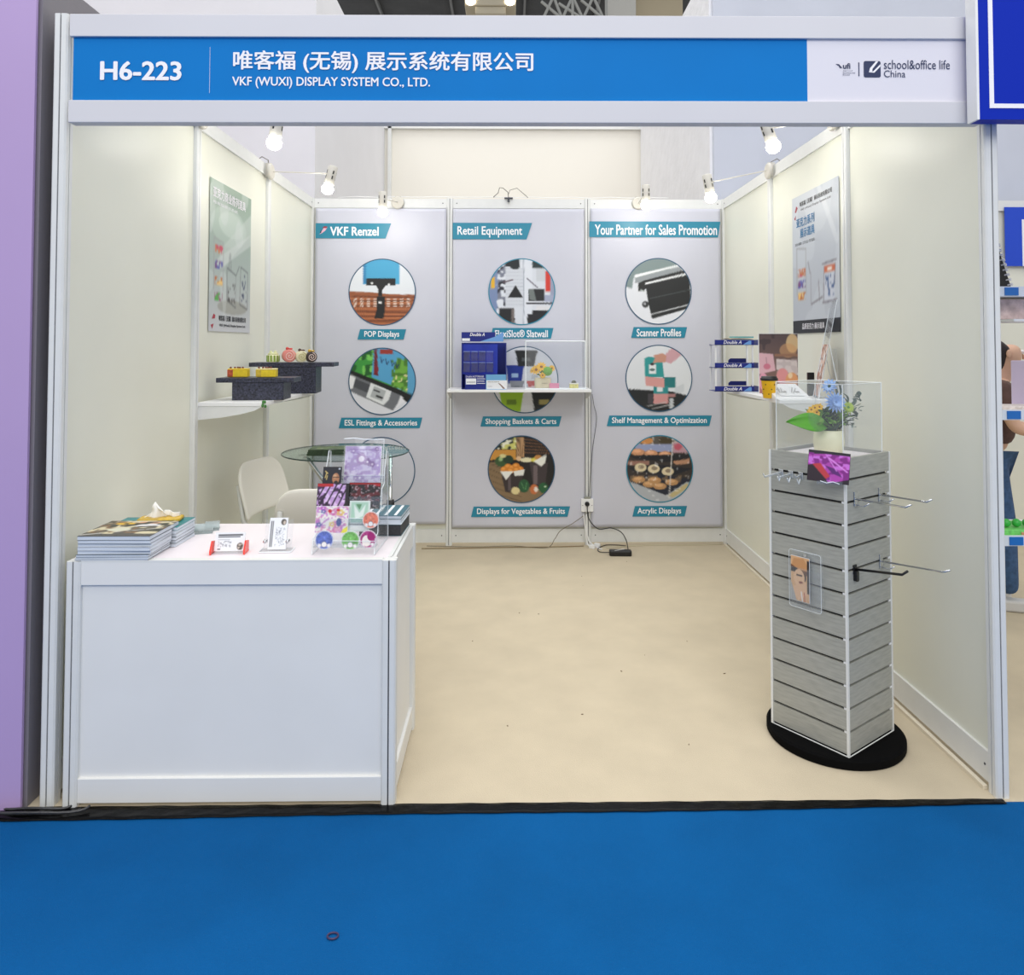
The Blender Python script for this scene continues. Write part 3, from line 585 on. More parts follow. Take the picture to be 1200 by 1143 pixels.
A = Art(110, 110, (222, 225, 230)); A.poly([(0, 0), (1, 0), (1, .3), (.93, .24), (.7, .3), (.04, .34), (0, .3)], (32, 34, 36)); A.rect(.33, .12, .41, .27, (70, 66, 72)); A.rect(.56, .36, .75, .52, (34, 120, 122)); A.rect(.56, .22, .75, .27, (170, 120, 120)); A.rect(.42, .25, .64, .38, (40, 140, 142)); A.rect(.42, .12, .64, .27, (208, 148, 146)); A.rect(.47, .3, .56, .37, (226, 230, 232))
A.poly([(.28, .8), (.34, .83), (.55, .8), (.58, .52), (.29, .52)], (44, 150, 150)); A.poly([(.29, .53), (.58, .5), (.58, .36), (.30, .39)], (216, 156, 152)); A.rect(.35, .57, .46, .71, (232, 234, 236)); A.ell(.4, .63, .04, .02, (90, 110, 110))
A.poly([(.7, .97), (.86, .86), (.68, .72), (.58, .76), (.58, .84), (.62, .88)], (206, 160, 168)); A.poly([(.40, .72), (.44, .80), (.42, .85), (.56, .88), (.62, .84), (.6, .74), (.48, .74)], (200, 146, 126)); A.ell(.4, .715, .03, .02, (50, 30, 40))
A.line((.32, .08), (.6, .14), .012, (190, 190, 190)); A.line((.4, .04), (.66, .1), .012, (190, 190, 190)); A.rect(.66, .04, .72, .2, (196, 200, 204)); A.poly([(.74, .26), (.88, .3), (.88, .42), (.74, .36)], (196, 202, 208), .6)
circ(*bn3, 772, 443.5, 39.5, A, M_ring)
strip_px(*bn3, 711, 834, 487, 499.5, 3, 'Shelf Management & Optimization', (717, 828, 489, 498), bold=.02)
A = Art(120, 120, (54, 46, 44)); A.rect(0, .86, 1, 1, (90, 84, 76)); A.ell(.3, .92, .1, .05, (206, 140, 76)); A.ell(.6, .93, .12, .05, (70, 60, 40)); A.rect(.12, .76, .7, .87, (150, 160, 196)); A.rect(.7, .74, 1, .9, (190, 150, 160)); A.ell(.78, .83, .06, .05, (196, 90, 110))
def loaf(x, y, rx, ry, c): A.ell(x, y, rx, ry, c); A.ell(x-.01, y+ry*.3, rx*.6, ry*.45, tuple(min(255, v+28) for v in c))
for q in ((.17, .75), (.37, .73), (.58, .71), (.74, .66)): loaf(q[0], q[1], .1, .055, (206, 148, 108))
A.poly([(.02, .7), (1, .72), (.9, .64), (.6, .6), (.1, .66)], (26, 28, 34)); A.poly([(.7, .6), (.95, .66), (.95, .58), (.75, .56)], (186, 140, 110)); A.rect(0, .56, .34, .62, (150, 110, 96)); A.poly([(0, .52), (.5, .56), (1, .5), (.7, .4), (.12, .46)], (24, 28, 38))
for q in ((.21, .52), (.41, .5), (.62, .46)): A.ell(q[0], q[1], .09, .065, (222, 206, 170)); A.ell(q[0]+.01, q[1]+.01, .045, .03, (150, 132, 110))
A.poly([(.02, .38), (.5, .42), (1, .34), (.6, .1), (.08, .3)], (28, 34, 50)); A.mottle((110, 90, 70), 20, .6, 3, box=(.05, .3, .9, .4))
for q in ((.18, .34), (.34, .27), (.5, .24), (.42, .33), (.68, .3)): loaf(q[0], q[1], .1, .05, (190, 144, 96))
A.poly([(0, .3), (.08, .3), (.6, .1), (.9, .3), (1, .3), (1, 0), (0, 0)], (176, 180, 186)); A.poly([(.62, .1), (.9, .28), (.96, .24), (.7, .07)], (196, 180, 130)); A.line((.7, .95), (.64, .06), .014, (214, 210, 206)); A.mottle((255, 255, 255), 30, .86, 8, .5)
circ(*bn3, 773, 549.5, 39.5, A, M_teal)
strip_px(*bn3, 741, 805, 593, 605.5, 3, 'Acrylic Displays', (747, 798, 595, 604), bold=.02)

# ------------------------------------------------------------------ posters on the side walls
def product_art(w_, h, green):
    A = Art(w_, h)
    if green:
        A.vgrad((206, 207, 210), (126, 152, 132)); A.ell(.45, .72, .42, .14, (176, 194, 180), .7); A.ell(.5, .74, .3, .09, (196, 210, 198), .7)
        A.line((.3, .5), (1.1, .85), .14, (206, 214, 206), .5); A.line((.2, .45), (1.1, .72), .08, (216, 220, 216), .5); A.ell(.55, .17, .36, .05, (140, 138, 122), .5); A.mottle((214, 220, 216), 6, .6, 2, .4)
    else:
        A.vgrad((190, 194, 202), (192, 198, 206)); A.mottle((206, 211, 217), 5, .5, 4, .5); A.line((.6, 1), (.95, .6), .06, (220, 224, 228), .5)
    for k in range(4 if green else 3):
        y = (.55-.105*k) if green else (.44-.085*k)
        A.mottle(((200, 120, 70), (90, 90, 170), (196, 110, 40), (150, 60, 100))[k], 40, .45, 20+k, box=(.12, y-.03, .30, y+.025)); A.mottle(((200, 60, 90), (120, 60, 120), (240, 200, 120), (80, 170, 70))[k], 34, .62, 30+k, box=(.12, y-.03, .30, y+.025))
    A.line((.1, .28), (.1, .62), .01, (150, 150, 150)); A.line((.31, .28), (.31, .6), .01, (160, 160, 160)); A.line((.1, .62), (.31, .6), .008, (150, 150, 150))
    if green:
        for p, q in (((.4, .22), (.4, .44)), ((.62, .17), (.62, .40)), ((.4, .44), (.62, .40)), ((.62, .17), (.4, .22)), ((.44, .42), (.46, .54)), ((.5, .42), (.48, .54)), ((.62, .4), (.7, .47)), ((.72, .2), (.74, .47)), ((.92, .17), (.93, .44)), ((.74, .47), (.93, .44)), ((.72, .2), (.92, .17))): A.line(p, q, .01, (100, 104, 104))
        A.mottle((70, 66, 62), 40, .62, 5, box=(.42, .2, .6, .34)); A.mottle((60, 70, 100), 44, .66, 6, box=(.76, .22, .9, .42))
    else:
        for p, q in (((.42, .2), (.42, .42)), ((.6, .22), (.58, .36)), ((.66, .46), (.94, .47)), ((.68, .2), (.7, .44)), ((.88, .2), (.92, .45)), ((.4, .42), (.36, .5)), ((.42, .2), (.66, .24)), ((.66, .2), (.94, .21))): A.line(p, q, .01, (110, 100, 110))
        A.rect(.7, .40, .91, .445, (206, 104, 60)); A.rect(.76, .41, .85, .43, (240, 230, 220)); A.rect(.7, .215, .9, .395, (206, 210, 220)); A.mottle((60, 90, 140), 40, .62, 6, box=(.72, .24, .9, .38))
    return A
lp = thing('wall_poster', 'green-grey acrylic goods poster on the left wall', 'poster', (-1.4815, 1.160, 1.487), (pi/2, 0, pi/2))
printed('sheet', product_art(90, 118, True), lp, 0, .563, 0, .732, .0005)
text('lettering', '亚克力商业陈列道具', lp, .035, .645, .44, .052, M_ink_w, .0015, .02)
text('lettering', '唯客福展示系统', lp, .04, .615, .32, .016, M_ink_w, .0015, 0, 1)
text('lettering', '唯客福（无锡）展示系统有限公司', lp, .125, .052, .37, .028, M_ink_k, .0015, .02)
text('lettering', 'VKF (Wuxi) Display System Ltd.', lp, .13, .022, .36, .016, M_ink_k, .0015, .01)
b = MB(); b.prism([(.04, .060), (.06, .085), (.08, .078), (.075, .062)], .001, .0016); b.prism([(.025, .03), (.06, .037), (.045, .012)], .001, .0016); b.build('logo_mark', mat('logo_crimson', (170, 40, 60), .5), lp)
rp = thing('wall_poster', 'blue-grey acrylic goods poster on the right wall', 'poster', (1.4815, 1.672, 1.484), (pi/2, 0, -pi/2))
printed('sheet', product_art(90, 114, False), rp, 0, .585, 0, .735, .0005)
b = MB(); b.box(0, .585, 0, .068, .001, .0016); b.build('caption_strip', M_ink_k, rp)
text('lettering', '品质亚克力·展示道具', rp, .13, .02, .28, .032, M_ink_w, .0025, .01)
text('lettering', '唯客福（无锡）展示系统有限公司', rp, .11, .672, .40, .026, M_ink_k, .0015, .01)
text('lettering', 'VKF (Wuxi) Display System Ltd.', rp, .12, .645, .38, .015, M_ink_k, .0015, 0)
text('lettering', '亚克力系列', rp, .06, .565, .24, .05, mat('poster_blue_ink', (60, 130, 180), .5), .0015, .02)
text('lettering', '展示道具', rp, .11, .505, .19, .05, mat('poster_blue_ink', (60, 130, 180), .5), .0015, .02)
text('lettering', '亚克力展架 / 工艺礼品 / 陈列道具', rp, .04, .468, .26, .016, M_ink_k, .0015, 0, 1)
b = MB(); b.prism([(.04, .655), (.06, .685), (.08, .672), (.055, .65)], .001, .0016); b.prism([(.03, .62), (.055, .635), (.045, .61)], .001, .0016); b.build('logo_mark', mat('logo_crimson', (170, 40, 60), .5), rp)

# ------------------------------------------------------------------ counter
ct = thing('reception_counter', 'white panelled counter at the left front of the booth', 'counter', (-1.435, -.03, 0))
CXL, CYL, CZT = 1.02, .50, .750
cpm = post_mesh(CZT, 'counter_post')
for x, y in ((HW, HW), (CXL-HW, HW), (HW, CYL-HW), (CXL-HW, CYL-HW)): linked('post', cpm, ct, (x, y, 0))
for nm, z0, z1 in (('top_rail', .676, .745), ('bottom_rail', .012, .085)):
    b = MB(); b.box(2*HW, CXL-2*HW, .006, .03, z0, z1); b.build(nm, M_front, ct, bevel=.001)
    b = MB(); b.box(CXL-.03, CXL-.006, 2*HW, CYL-2*HW, z0, z1); b.build(nm, M_front, ct, bevel=.001)
b = MB(); b.box(2*HW-.004, CXL-2*HW+.004, .016, .02, .08, .68); b.build('front_panel', M_front, ct)
b = MB(); b.box(CXL-.02, CXL-.016, 2*HW, CYL-2*HW, .08, .68); b.build('side_panel', M_front, ct)
b = MB(); b.box(.02, .024, 2*HW, CYL-2*HW, .02, .74); b.build('side_panel', M_cream, ct)
b = MB(); b.box(2*HW, CXL-.032, .032, CYL-.01, .735, CZT+.001); b.box(.002, 2*HW, 2*HW, CYL-2*HW, .735, CZT+.001); b.build('counter_top', mat('counter_top_pinkish', (236, 228, 232), .45, var=.01, scale=4), ct)
for y in (.030,): 
    b = MB(); b.box(2*HW, CXL-2*HW, .006, .034, CZT-.006, CZT+.0015); b.build('edge_strip', M_alu, ct)
b = MB(); b.box(CXL-.016, CXL-.006, 2*HW, CYL-2*HW, CZT-.006, CZT+.0015); b.box(CXL-.032, CXL-.02, 2*HW, CYL-2*HW, CZT-.006, CZT+.0015); b.build('edge_strip', M_alu, ct)
ZC = CZT+.002

# catalogues
M_cov = [mat('cover_grey%d' % i, c, .35) for i, c in enumerate(((120, 126, 132), (84, 100, 112), (205, 210, 216), (186, 192, 200)))]
M_pages = mat('paper_page_edges', (212, 220, 230), .6, var=.12, scale=140, stretch=(.05, .05, 1))
def catalogue(label, loc, rz, w_, d, h, cov, grp, art=None):
    t = thing('catalogue', label, 'catalogue', loc, (0, 0, rz), grp)
    b = MB(); b.box(.001, w_-.001, .001, d-.001, .0006, h-.0006); b.build('page_block', M_pages, t)
    b = MB(); b.box(0, w_, 0, d, 0, .0007); b.box(0, w_, 0, d, h-.0007, h); b.build('cover', cov, t)
    if art: printed('cover_print', art, t, 0, w_, 0, d, h+.0004)
    return t
A = Art(80, 60, (92, 88, 78)); A.poly([(0, 0), (1, 0), (1, .55), (0, .08)], (74, 72, 68)); A.poly([(0, .1), (1, .55), (1, .52), (0, .06)], (206, 204, 200))
A.mottle((206, 196, 164), 9, .52, 3, box=(0, .15, 1, 1)); A.mottle((120, 90, 60), 12, .62, 6, box=(0, .2, 1, 1)); A.ell(.38, .42, .16, .12, (206, 206, 186)); A.ell(.68, .68, .18, .12, (214, 212, 216)); A.ell(.3, .8, .14, .08, (214, 170, 40)); A.ell(.62, .88, .16, .07, (206, 150, 120)); A.mottle((50, 52, 42), 10, .68, 8, box=(0, .3, 1, 1))
ordn = ['topmost', 'second', 'third', 'fourth', 'fifth', 'sixth', 'seventh', 'eighth', 'ninth']
hs = [.012, .011, .010, .011, .012, .007, .005, .005]
z = ZC
for k in range(8)[::-1]:
    h = hs[k]; dx = random.uniform(-.003, .003)+(.0 if k < 5 else -.005)
    catalogue(('food-covered catalogue, topmost' if k == 0 else ordn[k]+' catalogue from the top')+' of the front counter stack', (-1.404+dx, -.026+random.uniform(-.003, .003), z), R(random.uniform(-1, 1)), .225, .205 if k == 0 else .15, h, M_cov[k % 4], 'catalogues in the front stack', A if k == 0 else None); z += h+.0004
z = ZC
for k in range(6)[::-1]:
    h = .0102
    catalogue(('teal-covered catalogue, topmost' if k == 0 else ordn[k]+' catalogue from the top')+' of the rear counter stack', (-1.402+random.uniform(-.003, .003), .134, z), R(random.uniform(-1, 1)), .235, .15, h, mat('teal_cover', (30, 128, 134), .35) if k == 0 else M_cov[(k+1) % 4], 'catalogues in the rear stack'); z += h+.0004
ts = thing('tissue_pack', 'yellow tissue pack with a white tissue sticking out on the catalogues', 'tissues', (-1.265, .232, z+.0005), (0, 0, R(8)))
b = MB(); b.prism(rrect(-.07, .07, -.035, .035, .012), 0, .012); b.build('pack', mat('tissue_pack_yellow', (196, 160, 40), .35, var=.35, scale=40), ts, bevel=.004)
b = MB(); b.grid(lambda u, v: ((u-.5)*.075*(1-.7*v)+.012*math.sin(v*3)-.02, .010*math.sin(u*9+v*3)*(1-v*.5), .010+.055*v*(1-.4*abs(u-.45)*2)), 14, 12); b.grid(lambda u, v: (.01+u*.05, .012*math.sin(u*7)+.006, .012+.022*v*(1-u*.4)), 10, 6); b.build('tissue', mat('tissue_white', (244, 242, 236), .9), ts, smooth=True, solid=.0015)
# clear card trays behind the stack
for k, (u, v, sz) in enumerate(((236, 625, .065), (246, 622, .05))):
    p = at(u, v, 'z', ZC); t = thing('card_tray', ('clear low card tray beside the rear catalogue stack', 'small clear card tray just behind the other tray')[k], 'tray', (p.x, p.y+.02, ZC), (0, 0, .3))
    b = MB(); b.prism([(-sz/2, -sz/2), (sz/2, -sz/2), (sz/2, sz/2), (-sz/2, sz/2)], 0, .003); b.build('tray_base', clear('smoky_clear', (200, 214, 214), .75), t)
    b = MB(); b.box(-sz/2, sz/2, -.001, .002, .003, .03, Matrix.Rotation(-.5, 4, 'X')); b.build('tray_back', clear('smoky_clear'), t)
# red business card holder
p = at(266, 650, 'z', ZC)
rc = thing('card_holder', 'red-ended holder with a white business card on the counter', 'card holder', (p.x, p.y+.02, ZC), (0, 0, R(4)))
M_red = mat('red_acrylic', (240, 62, 48), .25)
for sx in (-1, 1):
    b = MB(); b.prism([(-.026, 0), (.024, 0), (.024, .034), (-.006, .04), (-.026, .012)], -.0025, .0025, Matrix.Translation((sx*.0525, 0, 0)) @ Matrix.Rotation(pi/2, 4, 'Z') @ Matrix.Rotation(pi/2, 4, 'X')); b.build('end_plate', M_red, rc)
b = MB(); b.box(-.05, .05, -.02, .022, .001, .004); b.build('clear_base', M_acr, rc)
cdA = Art(70, 44, (240, 242, 246)); cdA.rect(.1, .82, .92, .9, (60, 62, 70)); cdA.rect(.1, .73, .84, .78, (80, 82, 90)); cdA.rect(.1, .6, .5, .63, (150, 152, 160)); cdA.mottle((170, 172, 180), 30, .55, 3, box=(.1, .2, .55, .55)); cdA.ell(.85, .24, .11, .2, (90, 84, 76)); cdA.rect(.1, .08, .2, .14, (60, 60, 60)); cdA.mottle((200, 190, 180), 20, .6, 4, box=(.75, .1, .95, .4))
card = thing('business_card', 'white business card with small portrait held between red plates', 'card', (p.x, p.y+.018, ZC+.006), (R(74), 0, R(4)))
b = MB(); b.box(-.047, .047, 0, .058, -.006, 0); b.build('card_stock', M_paper, card); printed('card_print', cdA, card, -.047, .047, 0, .058, .0006)
# clear stand with upright card and two screws
p = at(322, 648, 'z', ZC)
cs = thing('card_stand', 'clear acrylic card stand with two small chrome bolts', 'card stand', (p.x, p.y, ZC), (0, 0, R(2)))
b = MB(); b.box(-.05, .05, -.0, .05, .001, .004); b.build('base_plate', M_acr, cs)
b = MB(); b.box(-.045, .045, 0, .003, 0, .095, Matrix.Translation((0, .03, .003)) @ Matrix.Rotation(R(-18), 4, 'X')); b.build('back_plate', M_acr, cs)
b = MB(); b.box(-.05, .05, -.003, 0, .001, .004); b.box(-.0525, -.05, 0, .05, .001, .004); b.box(.05, .0525, 0, .05, .001, .004); b.build('base_edge', M_acr_edge, cs)
for sx in (-1, 1):
    b = MB(); b.lathe([(.003, 0), (.006, .002), (.006, .006), (.003, .008), (.003, .012), (.0055, .013), (.0055, .018)], 14, (sx*.036, .03, .032), Matrix.Rotation(pi/2, 4, 'X')); b.build('bolt', M_chrome, cs, smooth=True)
cdB = Art(40, 70, (240, 242, 246)); cdB.rect(.08, .08, .14, .9, (90, 92, 100)); cdB.rect(.18, .08, .23, .9, (70, 72, 80)); cdB.ell(.78, .86, .15, .1, (90, 84, 78)); cdB.mottle((140, 146, 160), 40, .7, 3, box=(.36, .1, .9, .7)); cdB.ell(.82, .84, .07, .06, (206, 190, 176))
card = thing('business_card', 'white upright business card leaning in the clear acrylic stand', 'card', (p.x, p.y+.018, ZC+.006), (R(72), 0, R(2)))
b = MB(); b.box(-.029, .029, 0, .10, -.006, 0); b.build('card_stock', M_paper, card); printed('card_print', cdB, card, -.029, .029, 0, .10, .0006)

# tiered acrylic stand
ap = at(402, 651, 'z', ZC)
SX, SY = ap.x, ap.y
SW = .100
st = thing('tiered_display_stand', 'clear acrylic four-tier stand full of discs, cards and badges', 'display stand', (SX, SY, ZC), (0, 0, R(-2)))
sidep = [(0, 0), (.22, 0), (.215, .30)]+[(.20, .31)]+[(.19, .305), (.155, .245), (.15, .20), (.11, .19), (.10, .13), (.06, .12), (.05, .06), (.012, .05)]
for sx in (-1, 1):
    b = MB(); Mx = Matrix.Translation((sx*SW, 0, 0)) @ Matrix.Rotation(pi/2, 4, 'Z') @ Matrix.Rotation(pi/2, 4, 'X')
    b.prism(sidep, -.0015, .0015, Mx); b.build('side_panel', M_acr, st)
    b = MB(); pts = [Mx @ Vector((x, z, 0)) for x, z in [(0, .004), (.012, .05), (.05, .06), (.06, .12), (.10, .13), (.11, .19), (.15, .20), (.155, .245), (.19, .305), (.215, .30), (.22, .004)]]
    b.tube(pts, .0014, 5, True); b.build('side_edge', M_acr_edge, st)
for k in range(4):
    y0 = .015+k*.045; z0 = .02+k*.062
    b = MB(); b.box(-SW, SW, y0, y0+.04, z0, z0+.003); b.build('tier_shelf', M_acr, st)
    b = MB(); b.box(-SW, SW, y0-.003, y0, z0, z0+.022); b.build('tier_lip', M_acr, st)
    b = MB(); b.tube([(-SW, y0-.0015, z0+.022), (SW, y0-.0015, z0+.022)], .001, 5); b.build('tier_edge', M_acr_edge, st)
    b = MB(); b.box(-SW, SW, y0+.03, y0+.033, z0, z0+.085, None); b.build('tier_back', M_acr, st)
def floral(w_, h, bg, cols, seed, n=10):
    A = Art(w_, h, bg); r = np.random.RandomState(seed)
    A.mottle(cols[0], 10, .58, seed, .6); A.mottle(cols[1], 18, .62, seed+1, .6)
    for k in range(n):
        cx, cy, q = r.rand(), r.rand(), .04+.05*r.rand(); c = cols[k % len(cols)]
        for a in range(5): A.ell(cx+q*math.cos(a*1.257), cy+q*math.sin(a*1.257), q*.62, q*.62, c, .7)
        A.ell(cx, cy, q*.35, q*.35, (240, 230, 240))
    return A
def on_stand(name, label, cat, cu, cv, w_, h, tier, art, shape='rect', group=None, thick=.004, lean=14, frame=None):
    """cu, cv: centre of the item in the photo; tier gives its depth"""
    y0 = SY+.012+tier*.045; p = at(cu, cv, 'y', y0); t = thing(name, label, cat, (p.x, y0, p.z), (R(90-lean), 0, R(-2)), group)
    b = MB()
    if shape == 'rect': b.box(-w_/2, w_/2, -h/2, h/2, -thick, 0)
    else: b.lathe([(w_/2*.98, -thick), (w_/2, -thick*.5), (w_/2, -.0002)], 32)
    b.build('body', frame or M_paper, t)
    if shape == 'rect': printed('front_print', art, t, -w_/2+.001, w_/2-.001, -h/2+.001, h/2-.001, .0006)
    else: disc('front_print', art, t, 0, 0, w_/2*.97, .0008, 16, 40)
    return t
K0 = 1/355.
VIO = floral(60, 64, (206, 196, 222), [(150, 120, 176), (176, 150, 204), (120, 84, 140), (226, 220, 236)], 5, 16)
VIO.ell(.45, .66, .14, .16, (170, 140, 186)); VIO.ell(.46, .66, .08, .08, (236, 228, 238)); VIO.line((.1, .92), (.9, .9), .02, (140, 110, 170)); VIO.line((.14, .84), (.4, .8), .02, (140, 110, 170))
on_stand('picture_sleeve', 'large lilac floral picture in a clear sleeve, top of the stand', 'picture', 425, 545, .125, .128, 3.2, VIO)
t = thing('plastic_sleeve', 'wrinkled clear plastic sleeve around the large lilac picture', 'sleeve', at(425, 543, 'y', SY+.012+3.2*.045-.012), (R(76), 0, R(-2)))
b = MB(); b.grid(lambda u, v: (-.068+.137*u, -.068+.15*v, .004*math.sin(u*13+v*5)*v), 16, 12); b.build('film', M_acr, t, smooth=True)
b = MB(); b.tube([(-.068, .082, 0), (-.03, .084, .004), (.0, .08, 0), (.069, .08, .004)], .0016, 5); b.tube([(.069, -.068, .001), (.070, 0, .003), (.069, .08, .002)], .0011, 5); b.build('sleeve_edge', M_acr_edge, t)
DK = Art(40, 46, (16, 20, 34)); DK.ell(.72, .46, .2, .26, (176, 120, 84)); DK.ell(.66, .56, .1, .1, (206, 160, 120)); DK.rect(.55, .5, .9, .54, (60, 34, 26)); DK.ell(.74, .26, .12, .1, (24, 18, 20)); DK.line((.12, .8), (.25, .7), .05, (214, 186, 110)); DK.line((.2, .74), (.12, .5), .05, (214, 186, 110)); DK.line((.24, .6), (.2, .42), .05, (214, 186, 110)); DK.ell(.9, .92, .06, .04, (200, 206, 220))
on_stand('disc_case', 'navy disc case with a face, upper left of the stand', 'disc case', 389, 560, .062, .072, 2.4, DK, frame=M_black)
SL = Art(64, 46, (190, 150, 206)); SL.mottle((60, 30, 70), 8, .6, 4); SL.mottle((220, 190, 230), 12, .66, 7)
for k in range(7): SL.line((-.2+.2*k, -.1), (.3+.18*k, 1.1), .045, (24, 16, 28))
SL.rect(0, .88, .5, 1, (180, 30, 40)); SL.rect(.9, 0, 1, 1, (20, 16, 20))
on_stand('disc_case', 'purple disc case slashed with black lines, second row left', 'disc case', 390, 582, .106, .085, 1.8, SL, frame=M_black)
RB = Art(64, 46, (26, 20, 24)); RB.mottle((90, 24, 34), 9, .6, 5); RB.mottle((170, 150, 156), 20, .8, 6); RB.poly([(.55, 1), (1, .86), (1, 1)], (180, 20, 34)); RB.rect(0, .93, 1, 1, (150, 20, 30)); RB.rect(.1, .2, .5, .28, (180, 60, 70))
on_stand('disc_case', 'black and dark red disc case, second row right', 'disc case', 427, 581, .105, .085, 2.0, RB, frame=M_black)
FL = floral(60, 46, (236, 232, 226), [(206, 110, 160), (180, 90, 190), (226, 200, 90), (70, 90, 160)], 14, 9); FL.ell(.42, .82, .06, .07, (200, 40, 60)); FL.ell(.68, .86, .06, .05, (200, 40, 60)); FL.poly([(.8, 0), (1, 0), (1, .25), (.86, .14)], (236, 226, 60)); FL.ell(.72, .4, .08, .16, (60, 76, 140))
on_stand('picture_card', 'white card with pink flowers and yellow corner, third row left', 'card', 389, 609, .108, .085, 1.0, FL)
GR = Art(36, 54, (206, 220, 212)); GR.rect(.08, .3, .92, .95, (168, 204, 184)); GR.poly([(.2, .9), (.5, .6), (.8, .9), (.7, .5), (.3, .4)], (222, 232, 226)); GR.poly([(.3, .9), (.5, .7), (.6, .9)], (90, 140, 100)); GR.rect(.08, .05, .92, .26, (230, 232, 230))
on_stand('foil_pouch', 'shiny green and silver pouch card, third row right', 'pouch', 421, 605, .068, .098, 1.25, GR)
def badge_art(c, seed):
    A = Art(44, 44, c); A.mottle(tuple(int(v*.78) for v in c), 9, .55, seed, .6)
    for a in range(12): A.line((.5, .62), (.5+.5*math.cos(a*.5236), .62+.5*math.sin(a*.5236)), .02, tuple(min(255, v+50) for v in c), .6)
    A.ell(.5, .26, .15, .14, (240, 236, 236)); A.ell(.24, .2, .1, .1, (236, 232, 234)); A.ell(.76, .2, .1, .1, (236, 232, 234)); A.ring(.5, .26, .15, .02, (90, 90, 110)); A.ring(.5, .5, .48, .03, (236, 236, 240)); return A
for (u, v, tr_, c, nm, r) in ((434.5, 609.5, .55, (232, 128, 104), 'orange badge above the others, right side of the stand', .054), (380, 633, .05, (96, 116, 196), 'blue badge at lower left of the acrylic stand', .060), (410.5, 633.5, .05, (118, 186, 96), 'green badge at lower middle of the acrylic stand', .060), (431.5, 632, .0, (176, 60, 130), 'magenta and white badge at lower right of the acrylic stand', .056)):
    A = badge_art(c, int(u))
    if c[0] == 176: A.ell(.4, .4, .26, .32, (240, 232, 226)); A.ell(.66, .66, .22, .25, (160, 30, 110))
    on_stand('round_badge', nm, 'badge', u, v, r, r, tr_, A, 'disc', 'badges on the acrylic stand', lean=8)
# stacked books behind the stand
for k in range(3):
    t = thing('book', ('teal-edged white book, topmost of the pile behind the acrylic stand', 'white book in the middle of the pile behind the stand', 'thick black-edged book at the bottom of the pile behind the stand')[k], 'book', (-.592, .27, ZC+(.058, .040, .0)[k]), (0, 0, R(-2)), 'books behind the stand')
    h = (.012, .017, .039)[k]; b = MB(); b.box(.002, .148, .002, .178, .001, h-.001); b.build('page_block', (M_pages, M_pages, mat('dark_pages', (44, 46, 50), .6, var=.3, scale=120))[k], t)
    b = MB(); b.box(0, .15, 0, .18, h-.001, h); b.box(0, .15, 0, .18, 0, .001); b.build('cover', (mat('teal_cover2', (38, 96, 112), .4), M_paper, mat('teal_cover2', (38, 96, 112), .4))[k], t)
    if k == 0:
        b = MB(); [b.box(.02+.034*q, .03+.034*q, .01, .17, h, h+.0008) for q in range(4)]; b.build('cover_stripes', M_paper, t)

# ------------------------------------------------------------------ folding chairs, glass table
M_chair = mat('cream_chair_plastic', (222, 219, 208), .45); M_cframe = mat('cream_chair_tube', (206, 206, 200), .35)
def chair(label, loc, rz):
    t = thing('folding_chair', label, 'chair', loc, (0, 0, rz), 'folding chairs by the glass table')   # faces local +y
    def bk(u, v):
        x = (u-.5)*.45*(1-.03*v-.10*max(0, v-.75)*2); y = -.20-.06*v+.045*(2*u-1)**2; return (x, y, .60+.255*v-.06*(2*u-1)**6*v)
    b = MB(); b.grid(bk, 18, 8); b.build('backrest', M_chair, t, smooth=True, solid=.016, sub=1)
    b = MB(); b.prism(rrect(-.20, .20, -.17, .20, .06), .428, .446); b.build('seat', M_chair, t, bevel=.006)
    for sx in (-1, 1):
        b = MB(); b.tube([(sx*.19, -.225, .76), (sx*.205, -.19, .60), (sx*.215, -.02, .38), (sx*.215, .20, .0)], .011, 10); b.build('leg', M_cframe, t, smooth=True)
        b = MB(); b.tube([(sx*.195, .17, .43), (sx*.195, -.05, .30), (sx*.195, -.24, .0)], .011, 10); b.build('leg', M_cframe, t, smooth=True)
    b = MB(); b.tube([(-.215, .145, .1), (.215, .145, .1)], .008, 8); b.build('stretcher', M_cframe, t, smooth=True)
    b = MB(); b.tube([(-.195, -.18, .1), (.195, -.18, .1)], .008, 8); b.build('stretcher', M_cframe, t, smooth=True)
    return t
chair('cream folding chair against the left wall under the shelf', (-1.085, 1.33, 0), R(-100))
chair('cream folding chair right behind the counter seen from its back', (-.80, .86, 0), R(4))
gt = thing('glass_table', 'round glass table with chrome legs behind the acrylic stand', 'table', (-1.05, 2.18, 0))
b = MB(); b.lathe([(.374, .772), (.374, .780)], 64); b.build('tabletop', M_glass, gt)
b = MB(); n = 64
b.lathe([(.3745, .7715), (.3765, .776), (.3745, .7805)], n); 
eb = MB(); eb.add([(r*math.cos(2*pi*k/n), r*math.sin(2*pi*k/n), z) for r, z in ((.374, .772), (.377, .774), (.377, .778), (.374, .780)) for k in range(n)], [(i*n+k, i*n+(k+1) % n, ((i+1) % 4)*n+(k+1) % n, ((i+1) % 4)*n+k) for i in range(4) for k in range(n)])
eb.build('glass_edge', M_gedge, gt, smooth=True)
